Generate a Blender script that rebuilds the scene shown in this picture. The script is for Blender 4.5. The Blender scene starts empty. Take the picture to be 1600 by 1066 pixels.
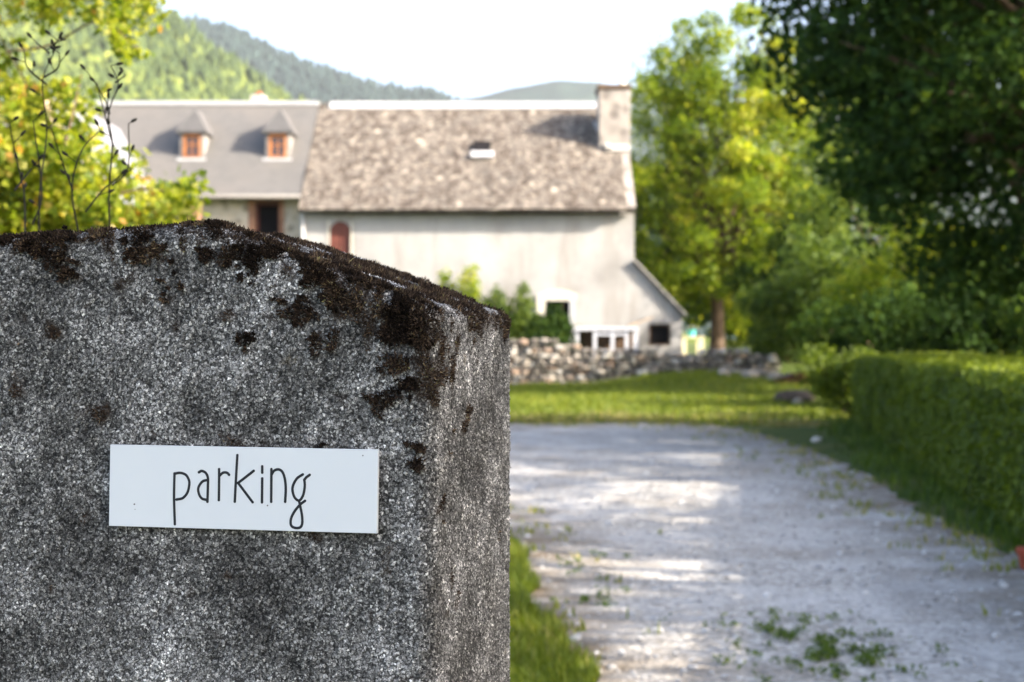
import bpy, bmesh, math, random
import numpy as np
from mathutils import Vector, Matrix, noise as mnoise

random.seed(7)
rng = np.random.default_rng(7)
S = bpy.context.scene
R = math.radians

# ------------------------------------------------------------------ camera
CAM_H, FPX = 1.45, 2222.0
cam_d = bpy.data.cameras.new("Camera")
cam_d.lens, cam_d.sensor_width = 50.0, 36.0
cam_d.clip_start, cam_d.clip_end = 0.05, 20000
cam_d.dof.use_dof = True
cam_d.dof.focus_distance = 1.62
cam_d.dof.aperture_fstop = 6.8
cam_d.dof.aperture_blades = 0
cam = bpy.data.objects.new("Camera", cam_d)
S.collection.objects.link(cam)
cam.location = (0, 0, CAM_H)
cam.rotation_euler = (R(90), 0, 0)
S.camera = cam

# ------------------------------------------------------------------ light
SUN = Vector((0.84, -0.29, 0.46)).normalized()          # towards the sun
SUN_EL = math.asin(SUN.z)
w = bpy.data.worlds.new("World"); S.world = w; w.use_nodes = True
nt = w.node_tree
sky = nt.nodes.new("ShaderNodeTexSky"); sky.sky_type = 'NISHITA'; sky.sun_disc = False
sky.sun_elevation = SUN_EL
sky.sun_rotation = math.atan2(SUN.x, SUN.y)
sky.air_density, sky.dust_density, sky.ozone_density = .8, 3.5, .6
nt.links.new(sky.outputs[0], nt.nodes["Background"].inputs[0])
nt.nodes["Background"].inputs[1].default_value = 0.15
sd = bpy.data.lights.new("Sun", 'SUN'); sd.energy = 4.5; sd.angle = R(0.5); sd.color = (1.0, 0.90, 0.76)
sun = bpy.data.objects.new("Sun", sd); S.collection.objects.link(sun)
sun.rotation_euler = SUN.to_track_quat('Z', 'Y').to_euler()
S.view_settings.view_transform = 'Standard'; S.view_settings.look = 'None'
S.view_settings.exposure = 2.08
S.view_settings.gamma = 1.0
S.cycles.max_bounces = 8
S.cycles.transparent_max_bounces = 8
S.cycles.sample_clamp_indirect = 6.0

# ------------------------------------------------------------------ helpers
COL = S.collection
def P(px, py, D):
    """a point seen at photo pixel (px, py) that stands D metres away"""
    return Vector(((px-800)/FPX*D, D, CAM_H + (533-py)/FPX*D))
def X(px, D): return (px-800)/FPX*D
def Z(py, D): return CAM_H + (533-py)/FPX*D

def props(o, label=None, cat=None, group=None, kind=None):
    if label: o["label"] = label
    if cat: o["category"] = cat
    if group: o["group"] = group
    if kind: o["kind"] = kind
    return o
def empty(name, loc, label, cat, group=None, rz=0):
    o = bpy.data.objects.new(name, None); COL.objects.link(o)
    o.location = loc; o.rotation_euler = (0, 0, rz); o.empty_display_size = .2
    return props(o, label, cat, group)
def link(name, me, mat, parent=None, world=True):
    o = bpy.data.objects.new(name, me); COL.objects.link(o)
    if mat: me.materials.append(mat)
    if parent:
        o.parent = parent
        if world:
            m = Matrix.Identity(4)
            q = parent
            while q is not None:
                m = Matrix.Translation(q.location) @ q.rotation_euler.to_matrix().to_4x4() @ m
                q = q.parent
            mi = m.inverted()
            o.location = mi.to_translation(); o.rotation_euler = mi.to_euler()
    return o
def mesh_np(name, V, F, rnd=None, smooth=False):
    V = np.asarray(V, dtype=np.float32); F = np.asarray(F, dtype=np.int32)
    k = F.shape[1]
    me = bpy.data.meshes.new(name)
    me.vertices.add(len(V)); me.vertices.foreach_set("co", V.ravel())
    me.loops.add(F.size); me.loops.foreach_set("vertex_index", F.ravel())
    me.polygons.add(len(F)); me.polygons.foreach_set("loop_start", np.arange(0, F.size, k, dtype=np.int32))
    me.update(calc_edges=True)
    if rnd is not None:
        a = me.attributes.new("rnd", 'FLOAT', 'FACE'); a.data.foreach_set("value", np.asarray(rnd, dtype=np.float32))
    me.polygons.foreach_set("use_smooth", np.full(len(F), smooth, dtype=bool))
    me.validate()
    return me
class MB:
    """collects boxes, prisms, tubes into one mesh"""
    def __init__(s): s.v = []; s.f = []
    def add(s, vs, fs):
        n = len(s.v); s.v += [tuple(v) for v in vs]; s.f += [tuple(i+n for i in f) for f in fs]; return s
    def box(s, x0, x1, y0, y1, z0, z1, M=None):
        vs = [Vector((x, y, z)) for x in (x0, x1) for y in (y0, y1) for z in (z0, z1)]
        if M: vs = [M @ v for v in vs]
        return s.add(vs, [(0,1,3,2),(4,6,7,5),(0,4,5,1),(2,3,7,6),(0,2,6,4),(1,5,7,3)])
    def slab(s, quad, thick):
        """quad (4 points, any plane) extruded against its normal"""
        a, b, c, d = [Vector(q) for q in quad]
        n = (b-a).cross(d-a).normalized()*thick
        vs = [a, b, c, d, a-n, b-n, c-n, d-n]
        return s.add(vs, [(0,1,2,3),(7,6,5,4),(0,4,5,1),(1,5,6,2),(2,6,7,3),(3,7,4,0)])
    def prism_y(s, poly, y0, y1):
        """polygon in x,z pushed from y0 to y1"""
        n = len(poly)
        vs = [Vector((x, y0, z)) for x, z in poly]+[Vector((x, y1, z)) for x, z in poly]
        return s.add(vs, [tuple(range(n)), tuple(range(2*n-1, n-1, -1))]+[((i+1) % n, i, i+n, (i+1) % n+n) for i in range(n)])
    def tube(s, pts, rad, seg=8, flat=None):
        """tapered tube through pts; flat=(normal, ratio) squashes it along a normal"""
        pts = [Vector(p) for p in pts]; n = len(pts)
        if not hasattr(rad, '__len__'): rad = [rad]*n
        vs = []; up = None
        for i, p in enumerate(pts):
            t = (pts[min(i+1, n-1)]-pts[max(i-1, 0)]).normalized()
            if flat: u = flat[0].normalized(); b = t.cross(u).normalized()
            else:
                if up is None: up = Vector((0, 0, 1)) if abs(t.z) < .9 else Vector((1, 0, 0))
                u = (up - t*up.dot(t)).normalized(); up = u; b = t.cross(u)
            for k in range(seg):
                a = 2*math.pi*k/seg
                vs.append(p + b*(math.cos(a)*rad[i]) + u*(math.sin(a)*rad[i]*(flat[1] if flat else 1)))
        fs = [(i*seg+k, i*seg+(k+1) % seg, (i+1)*seg+(k+1) % seg, (i+1)*seg+k) for i in range(n-1) for k in range(seg)]
        fs += [tuple(range(seg-1, -1, -1)), tuple(range((n-1)*seg, n*seg))]
        return s.add(vs, fs)
    def build(s, name, mat, parent=None, smooth=False, bevel=0, label=None):
        me = bpy.data.meshes.new(name); me.from_pydata(s.v, [], s.f)
        bm = bmesh.new(); bm.from_mesh(me)
        bmesh.ops.recalc_face_normals(bm, faces=bm.faces)
        if bevel: bmesh.ops.bevel(bm, geom=list(bm.edges), offset=bevel, segments=2, affect='EDGES', profile=.5)
        bm.to_mesh(me); bm.free()
        if smooth: me.polygons.foreach_set("use_smooth", [True]*len(me.polygons))
        me.update()
        o = link(name, me, mat, parent)
        if label: o["label"] = label
        return o
def ring(x0, x1, y0, y1, z0, z1, l, r, b, t):
    o_ = [(x0, z0), (x1, z0), (x1, z1), (x0, z1)]; i_ = [(x0+l, z0+b), (x1-r, z0+b), (x1-r, z1-t), (x0+l, z1-t)]
    vs = [(x, y, z) for y in (y0, y1) for x, z in o_+i_]; fs = []
    for k in range(4):
        n = (k+1) % 4
        fs += [(k, n, n+4, k+4), (8+n, 8+k, 12+k, 12+n), (n, k, 8+k, 8+n), (4+k, 4+n, 12+n, 12+k)]
    return MB().add(vs, fs)
def catmull(pts, n=8):
    pts = [Vector(p) for p in pts]
    if len(pts) < 3: return [pts[0].lerp(pts[-1], i/6) for i in range(7)]
    q = [pts[0]*2-pts[1]]+pts+[pts[-1]*2-pts[-2]]; out = []
    for i in range(1, len(q)-2):
        a, b, c, d = q[i-1:i+3]
        for k in range(n):
            t = k/n
            out.append(.5*((2*b)+(c-a)*t+(2*a-5*b+4*c-d)*t*t+(3*b-a-3*c+d)*t**3))
    return out+[pts[-1]]

# ------------------------------------------------------------------ materials
class Mat:
    def __init__(s, name, rough=.8, spec=.3):
        s.m = bpy.data.materials.new(name); s.m.use_nodes = True
        s.n = s.m.node_tree.nodes; s.l = s.m.node_tree.links
        s.b = s.n["Principled BSDF"]; s.out = s.n["Material Output"]
        s.b.inputs["Roughness"].default_value = rough
        s.b.inputs["Specular IOR Level"].default_value = spec
        s._co = None
    def co(s):
        if s._co is None: s._co = s.n.new("ShaderNodeTexCoord").outputs["Object"]
        return s._co
    def noise(s, scale, detail=4, rough=.55, co=None, dim=None, stretch=None):
        t = s.n.new("ShaderNodeTexNoise"); t.inputs["Scale"].default_value = scale
        t.inputs["Detail"].default_value = detail; t.inputs["Roughness"].default_value = rough
        c = co or s.co()
        if stretch:
            mp = s.n.new("ShaderNodeMapping"); mp.inputs["Scale"].default_value = stretch
            s.l.new(c, mp.inputs[0]); c = mp.outputs[0]
        s.l.new(c, t.inputs["Vector"]); return t.outputs["Fac"]
    def voro(s, scale, feature='F1', co=None):
        t = s.n.new("ShaderNodeTexVoronoi"); t.feature = feature; t.inputs["Scale"].default_value = scale
        s.l.new(co or s.co(), t.inputs["Vector"]); return t
    def ramp(s, fac, stops, interp='LINEAR'):
        r = s.n.new("ShaderNodeValToRGB"); e = r.color_ramp.elements; r.color_ramp.interpolation = interp
        while len(e) < len(stops): e.new(.5)
        for i, (p, c) in enumerate(stops):
            e[i].position = p
            e[i].color = (c, c, c, 1) if not hasattr(c, '__len__') else (*c, 1)
        s.l.new(fac, r.inputs[0]); return r.outputs[0]
    def mix(s, fac, a, b, mode='MIX'):
        x = s.n.new("ShaderNodeMix"); x.data_type = 'RGBA'; x.blend_type = mode
        for k, v in ((0, fac), (6, a), (7, b)):
            if hasattr(v, 'is_output'): s.l.new(v, x.inputs[k])
            elif hasattr(v, '__len__'): x.inputs[k].default_value = (*v, 1)
            else: x.inputs[k].default_value = v if k == 0 else (v, v, v, 1)
        return x.outputs[2]
    def math(s, op, a, b=0.0):
        x = s.n.new("ShaderNodeMath"); x.operation = op
        for i, v in ((0, a), (1, b)):
            if hasattr(v, 'is_output'): s.l.new(v, x.inputs[i])
            else: x.inputs[i].default_value = v
        return x.outputs[0]
    def attr(s, name):
        a = s.n.new("ShaderNodeAttribute"); a.attribute_name = name; return a
    def col(s, c):
        if hasattr(c, 'is_output'): s.l.new(c, s.b.inputs["Base Color"])
        else: s.b.inputs["Base Color"].default_value = (*c, 1)
        return s
    def bump(s, h, strength=.4, dist=.02):
        b = s.n.new("ShaderNodeBump"); b.inputs["Strength"].default_value = strength; b.inputs["Distance"].default_value = dist
        s.l.new(h, b.inputs["Height"]); s.l.new(b.outputs[0], s.b.inputs["Normal"]); return s

def plain(name, c, rough=.7, var=.25, scale=8, bump=.15, spec=.3):
    m = Mat(name, rough, spec); f = m.noise(scale, 5)
    m.col(m.ramp(f, [(.3, tuple(x*(1-var) for x in c)), (.7, tuple(min(1, x*(1+var)) for x in c))]))
    if bump: m.bump(m.noise(scale*6, 4), bump, .01)
    return m.m
def leaf_mat(name, stops, trans=.45, rough=.55, tint=(1.15, 1.1, .5), spec=.3):
    m = Mat(name, rough, spec)
    c = m.ramp(m.attr("rnd").outputs["Fac"], stops)
    m.col(c)
    tr = m.n.new("ShaderNodeBsdfTranslucent")
    m.l.new(m.mix(1.0, c, tint, 'MULTIPLY'), tr.inputs[0])
    mx = m.n.new("ShaderNodeMixShader"); mx.inputs[0].default_value = trans
    m.l.new(m.b.outputs[0], mx.inputs[1]); m.l.new(tr.outputs[0], mx.inputs[2])
    m.l.new(mx.outputs[0], m.out.inputs[0])
    return m.m

M = {}
# roughcast concrete of the pillar: pebbles in dark grime, with true displacement
m = Mat("roughcast", .95, .12)
rest = m.attr("rest").outputs["Vector"]
def warp(sc, amp):
    t = m.n.new("ShaderNodeTexNoise"); t.inputs["Scale"].default_value = sc; t.inputs["Detail"].default_value = 2
    m.l.new(rest, t.inputs["Vector"])
    a = m.n.new("ShaderNodeVectorMath"); a.operation = 'SUBTRACT'; m.l.new(t.outputs["Color"], a.inputs[0]); a.inputs[1].default_value = (.5, .5, .5)
    b = m.n.new("ShaderNodeVectorMath"); b.operation = 'SCALE'; m.l.new(a.outputs[0], b.inputs[0]); b.inputs[3].default_value = amp
    c_ = m.n.new("ShaderNodeVectorMath"); c_.operation = 'ADD'; m.l.new(b.outputs[0], c_.inputs[0]); m.l.new(rest, c_.inputs[1])
    return c_.outputs[0]
wr = warp(300, .007)
v1 = m.voro(330, co=wr); v2 = m.voro(600, co=wr)
big = m.noise(8, 5, .6, co=rest); mid = m.noise(34, 5, .65, co=rest); fine = m.noise(420, 4, .7, co=rest)
sep = m.n.new("ShaderNodeSeparateColor"); m.l.new(v1.outputs["Color"], sep.inputs[0])
sep2 = m.n.new("ShaderNodeSeparateColor"); m.l.new(v2.outputs["Color"], sep2.inputs[0])
peb = m.ramp(sep.outputs[0], [(0, (.06, .059, .057)), (.35, (.145, .141, .135)), (.6, (.22, .214, .204)), (.85, (.35, .34, .322)), (1, (.66, .64, .605))])
peb2 = m.ramp(sep2.outputs[1], [(0, (.05, .049, .047)), (.4, (.125, .121, .116)), (.7, (.21, .204, .194)), (1, (.50, .484, .455))])
dome = m.ramp(v1.outputs["Distance"], [(.05, 1), (.7, 0)])
grit = m.ramp(v2.outputs["Distance"], [(.05, 1), (.7, 0)])
c = m.mix(m.ramp(sep.outputs[1], [(.50, 0), (.58, 1)]), peb, peb2)
c = m.mix(m.ramp(v1.outputs["Distance"], [(.40, 0), (.75, .9)]), c, (.017, .0165, .016))
c = m.mix(1.0, c, m.ramp(fine, [(.36, .38), (.50, 1.0), (.64, 1.4)]), 'MULTIPLY')
c = m.mix(1.0, c, m.ramp(big, [(.34, (.46, .455, .45)), (.5, (.92, .92, .92)), (.66, (1.75, 1.75, 1.78))]), 'MULTIPLY')
c = m.mix(1.0, c, m.ramp(mid, [(.32, .50), (.62, 1.35)]), 'MULTIPLY')
mossy = m.attr("mossy").outputs["Fac"]
c = m.mix(m.math('MULTIPLY', mossy, m.ramp(fine, [(.40, .92), (.62, .35)])), c, (.034, .023, .016))
och = m.math('MULTIPLY', m.ramp(m.noise(13, 4, .6, co=rest), [(.66, 0), (.76, .55)]), m.ramp(v1.outputs["Distance"], [(.3, 1), (.6, .2)]))
c = m.mix(och, c, (.40, .29, .13))
m.col(c)
h = m.math('ADD', m.math('MULTIPLY', dome, m.math('ADD', m.math('MULTIPLY', sep.outputs[2], 1.3), .1)), m.math('MULTIPLY', grit, .6))
h = m.math('ADD', h, m.math('MULTIPLY', fine, .9))
h = m.math('ADD', h, m.math('MULTIPLY', mid, 2.0))
h = m.math('ADD', h, m.math('MULTIPLY', big, 2.5))
dp = m.n.new("ShaderNodeDisplacement"); dp.inputs["Midlevel"].default_value = 3.2; dp.inputs["Scale"].default_value = .0022
m.l.new(h, dp.inputs["Height"]); m.l.new(dp.outputs[0], m.out.inputs["Displacement"])
m.m.displacement_method = 'DISPLACEMENT'
M['roughcast'] = m.m
# moss
m = Mat("moss", .95, .1)
m.col(m.ramp(m.attr("rnd").outputs["Fac"], [(0, (.011, .008, .006)), (.40, (.036, .024, .017)), (.68, (.095, .064, .043)), (.9, (.20, .14, .08)), (1, (.22, .20, .09))]))
M['moss'] = m.m
M['sign_white'] = plain("sign_white", (.68, .70, .715), .35, .02, 5, 0, .45)
M['speck'] = plain("grey_speck", (.16, .15, .15), .7)
M['sign_black'] = plain("sign_black", (.012, .013, .018), .45, .1, 20, 0, .4)
# gravel
m = Mat("gravel", 1.0, .0)
g = m.voro(38); sg = m.n.new("ShaderNodeSeparateColor"); m.l.new(g.outputs["Color"], sg.inputs[0])
c = m.ramp(sg.outputs[0], [(0, (.20, .19, .175)), (.5, (.36, .345, .32)), (1, (.55, .53, .495))])
c = m.mix(m.ramp(m.noise(1.1, 5), [(.42, 0), (.62, .6)]), c, (.50, .49, .475))
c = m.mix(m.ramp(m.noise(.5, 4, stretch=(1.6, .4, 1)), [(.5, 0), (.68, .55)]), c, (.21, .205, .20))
c = m.mix(m.ramp(m.noise(5.5, 4), [(.58, 0), (.72, .5)]), c, (.17, .155, .13))
edge = m.attr("edge").outputs["Fac"]
ef = m.math('MULTIPLY', edge, m.ramp(m.noise(2.1, 5, .65), [(.36, .1), (.60, 1)]))
c = m.mix(ef, c, (.145, .108, .068))
c = m.mix(m.ramp(m.noise(.9, 5, .6), [(.50, 0), (.66, .5)]), c, (.24, .205, .165))
m.col(c).bump(g.outputs["Distance"], .6, .012)
M['gravel'] = m.m
# soil with thin turf
m = Mat("turf", .95, .15)
c = m.ramp(m.noise(.9, 6), [(.30, (.045, .075, .015)), (.5, (.075, .105, .022)), (.64, (.15, .14, .045)), (.76, (.19, .155, .075))])
c = m.mix(m.ramp(m.noise(22, 4), [(.35, 0), (.65, .6)]), c, (.03, .05, .012))
m.col(c).bump(m.noise(30, 4), .8, .05)
M['turf'] = m.m
# stucco of the barn
m = Mat("stucco", .92, .2)
c = m.ramp(m.noise(.55, 6, .6), [(.33, (.275, .265, .253)), (.5, (.375, .366, .354)), (.68, (.435, .428, .416))])
c = m.mix(m.ramp(m.noise(1.5, 5, .6, stretch=(1.3, 1, .22)), [(.50, 0), (.68, .75)]), c, (.30, .28, .255))
c = m.mix(m.ramp(m.noise(9, 5), [(.55, 0), (.70, .45)]), c, (.30, .275, .25))
m.col(c).bump(m.noise(14, 6), .5, .04)
M['stucco'] = m.m
# rubble masonry of the farmhouse and chimney
def masonry(name, tone, mort, scale):
    m = Mat(name, .9, .2)
    v = m.voro(scale); s2 = m.n.new("ShaderNodeSeparateColor"); m.l.new(v.outputs["Color"], s2.inputs[0])
    c = m.ramp(s2.outputs[0], [(0, tuple(x*.55 for x in tone)), (.5, tone), (1, tuple(min(1, x*1.35) for x in tone))])
    c = m.mix(m.ramp(v.outputs["Distance"], [(.35, 0), (.6, .85)]), c, mort)
    c = m.mix(m.ramp(m.noise(.8, 5), [(.5, 0), (.7, .5)]), c, tuple(x*.6 for x in tone))
    m.col(c).bump(v.outputs["Distance"], .5, .04); return m.m
M['rubble'] = masonry("rubble_masonry", (.44, .37, .28), (.56, .49, .40), 4.2)
M['chimney'] = masonry("chimney_masonry", (.27, .24, .215), (.35, .315, .285), 3.0)
# old slate with lichen
m = Mat("old_slate", .8, .25)
br = m.n.new("ShaderNodeTexBrick"); br.inputs["Scale"].default_value = 1.0
br.inputs["Brick Width"].default_value = .24; br.inputs["Row Height"].default_value = .17; br.inputs["Mortar Size"].default_value = .012
br.inputs["Color1"].default_value = (.08, .07, .06, 1); br.inputs["Color2"].default_value = (.135, .12, .103, 1); br.inputs["Mortar"].default_value = (.06, .05, .045, 1)
cmb = m.n.new("ShaderNodeMapping"); cmb.inputs["Rotation"].default_value = (R(-90), 0, 0)
m.l.new(m.co(), cmb.inputs[0])
m.l.new(cmb.outputs[0], br.inputs["Vector"])
c = m.mix(m.ramp(m.noise(1.6, 6, .65), [(.38, 0), (.62, .7)]), br.outputs["Color"], (.168, .143, .120))
c = m.mix(m.ramp(m.noise(3.4, 6, .75, stretch=(1, .6, .6)), [(.45, 0), (.57, .9)]), c, (.050, .037, .029))
c = m.mix(m.ramp(m.noise(5.4, 5, .72), [(.53, 0), (.63, .8)]), c, (.34, .295, .24))
lich = m.voro(1.35); sl = m.n.new("ShaderNodeSeparateColor"); m.l.new(lich.outputs["Color"], sl.inputs[0])
lf = m.math('MULTIPLY', m.ramp(lich.outputs["Distance"], [(.08, 1), (.22, 0)]), m.ramp(sl.outputs[0], [(.72, 0), (.76, 1)]))
lf = m.math('MULTIPLY', lf, m.ramp(m.noise(9, 4), [(.36, 0), (.52, 1)]))
c = m.mix(m.math('MULTIPLY', lf, .7), c, (.50, .44, .36))
m.col(c).bump(m.noise(5, 5), .5, .06)
M['old_slate'] = m.m
m = Mat("new_slate", .62, .35)
br = m.n.new("ShaderNodeTexBrick"); br.inputs["Scale"].default_value = 1.0
br.inputs["Brick Width"].default_value = .22; br.inputs["Row Height"].default_value = .13; br.inputs["Mortar Size"].default_value = .006
br.inputs["Color1"].default_value = (.098, .094, .088, 1); br.inputs["Color2"].default_value = (.118, .112, .104, 1); br.inputs["Mortar"].default_value = (.12, .115, .12, 1)
cmb = m.n.new("ShaderNodeMapping"); cmb.inputs["Rotation"].default_value = (R(-90), 0, 0)
m.l.new(m.co(), cmb.inputs[0]); m.l.new(cmb.outputs[0], br.inputs["Vector"])
c = m.mix(m.ramp(m.noise(.7, 5), [(.4, 0), (.7, .55)]), br.outputs["Color"], (.138, .125, .113))
m.col(c).bump(br.outputs["Fac"], .3, .01)
M['new_slate'] = m.m
M['zinc'] = plain("zinc", (.44, .44, .45), .45, .08, 3, .05, .5)
M['grey_zinc'] = plain("grey_zinc", (.42, .42, .43), .5, .1, 3, .05, .5)
M['dark_zinc'] = plain("dark_zinc", (.14, .135, .13), .6, .1, 3, .05)
M['dormer_slate'] = plain("pale_dormer_slate", (.088, .085, .085), .7, .15, 4)
M['cheek'] = plain("pale_dormer_boards", (.22, .21, .20), .7, .15, 4)
M['mortar'] = plain("mortar", (.40, .38, .35), .9, .1, 6)
M['wood_orange'] = plain("orange_wood", (.36, .14, .045), .5, .3, 6, .1, .4)
M['wood_red'] = plain("red_brown_wood", (.15, .048, .034), .6, .25, 5, .1)
M['brick'] = plain("brick_surround", (.33, .17, .105), .85, .35, 5, .2)
M['pale_wood'] = plain("pale_wood", (.52, .38, .25), .7, .25, 6)
M['brown_wood'] = plain("brown_wood", (.10, .06, .035), .8, .4, 5)
M['dark_room'] = plain("dark_interior", (.012, .011, .012), .9, .2, 3, 0, .1)
M['glass'] = plain("window_glass", (.03, .05, .09), .06, .1, 2, 0, .8)
M['pale_stone'] = plain("pale_dressed_stone", (.60, .56, .48), .85, .15, 5)
M['white_paint'] = plain("white_painted_wood", (.66, .66, .70), .6, .1, 7)
M['white_roof'] = plain("pale_metal_roof", (.20, .20, .215), .5, .12, 4)
M['bark'] = plain("bark", (.13, .085, .055), .9, .45, 3, .8)
M['bark_brown'] = plain("warm_bark", (.085, .058, .04), .9, .4, 3, .8)  # even darker brown bark for the tree beside the barn
M['stem'] = plain("dry_stem", (.022, .02, .012), .9, .3, 30)
M['terracotta'] = plain("terracotta", (.30, .06, .03), .8, .2, 12)
M['turquoise'] = plain("turquoise_plastic", (.08, .42, .42), .4, .1, 6, 0)
M['cream_cloth'] = plain("cream_paint", (.75, .68, .45), .7, .1, 6)
M['hill_near'] = plain("hillside_near", (.075, .10, .03), .95, .4, .02, 0)
# dry stone
m = Mat("field_stone", .9, .2)
c = m.ramp(m.attr("rnd").outputs["Fac"], [(0, (.11, .10, .085)), (.3, (.25, .22, .19)), (.55, (.42, .375, .32)), (.72, (.40, .27, .19)), (.85, (.54, .50, .43)), (1, (.66, .62, .56))])
c = m.mix(m.ramp(m.noise(9, 5), [(.45, 0), (.7, .6)]), c, (.20, .18, .155))
m.col(c).bump(m.noise(20, 5), .5, .03)
M['field_stone'] = m.m
m = Mat('loose_stone', .9, .1); m.col(m.ramp(m.attr('rnd').outputs['Fac'], [(0, (.20, .195, .19)), (.6, (.42, .41, .40)), (1, (.66, .65, .63))])); M['loose_stone'] = m.m
# hills
def hill_mat(name, a, b, sc):
    m = Mat(name, 1, .0)
    c = m.ramp(m.noise(sc, 6, .65), [(.35, a), (.65, b)])
    m.col(c).bump(m.noise(sc*4, 5, .7), 1.0, 8); return m.m
M['hill_a'] = hill_mat("wooded_hill", (.045, .065, .018), (.11, .14, .03), .012)
M['hill_b'] = hill_mat("far_wooded_hill", (.016, .034, .030), (.032, .055, .042), .012)  # blue of distance haze is mixed into this hill colour
# foliage
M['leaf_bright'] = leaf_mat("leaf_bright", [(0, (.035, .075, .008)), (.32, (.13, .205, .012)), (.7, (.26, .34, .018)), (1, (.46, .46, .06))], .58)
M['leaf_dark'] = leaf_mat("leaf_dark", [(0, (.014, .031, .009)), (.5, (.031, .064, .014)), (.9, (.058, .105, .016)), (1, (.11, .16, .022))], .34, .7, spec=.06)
M['leaf_mid'] = leaf_mat("leaf_mid", [(0, (.035, .07, .012)), (.5, (.09, .15, .018)), (1, (.19, .25, .035))], .45)
M['leaf_vine'] = leaf_mat("leaf_vine", [(0, (.07, .12, .012)), (.3, (.20, .27, .02)), (.65, (.40, .43, .045)), (.93, (.56, .54, .16)), (.985, (.60, .42, .09)), (1, (.55, .30, .08))], .64)
M['leaf_hedge'] = leaf_mat("leaf_hedge", [(0, (.05, .085, .009)), (.5, (.11, .165, .012)), (1, (.23, .29, .02))], .4)
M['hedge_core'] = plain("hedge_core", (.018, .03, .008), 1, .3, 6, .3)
M['grass'] = leaf_mat("grass_blade", [(0, (.07, .11, .012)), (.5, (.16, .21, .018)), (.8, (.26, .28, .035)), (1, (.42, .35, .14))], .45)
M['straw'] = leaf_mat("straw", [(0, (.13, .15, .03)), (.5, (.30, .26, .10)), (1, (.46, .38, .20))], .3)
M['dry_leaf'] = leaf_mat("dry_leaf", [(0, (.06, .025, .012)), (.6, (.16, .07, .025)), (1, (.36, .15, .05))], .2, tint=(1, .8, .5))
M['forest'] = leaf_mat("forest_crown", [(0, (.022, .040, .013)), (.4, (.05, .075, .018)), (.75, (.115, .145, .024)), (1, (.20, .215, .035))], .0, .9)

# ------------------------------------------------------------------ leaf clouds
def leaves(C, size, rnd=None, up=.35, aspect=.62, fold=.25, out=None):
    """C: (n,3) centres -> verts, quads of little pointed leaves facing every way"""
    n = len(C); C = np.asarray(C, float)
    nrm = rng.normal(size=(n, 3)); nrm[:, 2] += up
    if out is not None: nrm += out
    nrm /= np.linalg.norm(nrm, axis=1, keepdims=True)
    t = rng.normal(size=(n, 3)); t -= nrm*(t*nrm).sum(1, keepdims=True); t /= np.linalg.norm(t, axis=1, keepdims=True)
    b = np.cross(nrm, t)
    L = (size*rng.uniform(.65, 1.3, n))[:, None]; W = L*aspect
    tip = C+t*L*.5; base = C-t*L*.5; l = C+b*W*.5+nrm*L*fold*.3-t*L*.05; r = C-b*W*.5+nrm*L*fold*.3-t*L*.05
    V = np.stack([base, r, tip, l], 1).reshape(-1, 3)
    F = np.arange(4*n).reshape(n, 4)
    if rnd is None: rnd = rng.uniform(0, 1, n)
    return V, F, np.clip(rnd, 0, 1)
def blob_points(centres, radii, n, hollow=.35, squash=.8):
    centres = np.asarray(centres, float); radii = np.asarray(radii, float)
    k = rng.choice(len(centres), n, p=radii**2/(radii**2).sum())
    d = rng.normal(size=(n, 3)); d /= np.linalg.norm(d, axis=1, keepdims=True)
    rr = radii[k]*(hollow+(1-hollow)*rng.uniform(0, 1, n)**.6)*rng.uniform(.85, 1.12, n)
    d2 = d.copy(); d2[:, 2] *= squash
    return centres[k]+d2*rr[:, None], k, d
def crown_blobs(c, rad, n, rmin, rmax, shell=.55):
    out = []; rr = []
    while len(out) < n:
        p = rng.uniform(-1, 1, 3); q = np.linalg.norm(p)
        if q > 1 or q < shell*rng.uniform(0, 1): continue
        out.append(np.asarray(c)+p*np.asarray(rad)); rr.append(rng.uniform(rmin, rmax))
    return np.array(out), np.array(rr)

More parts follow.
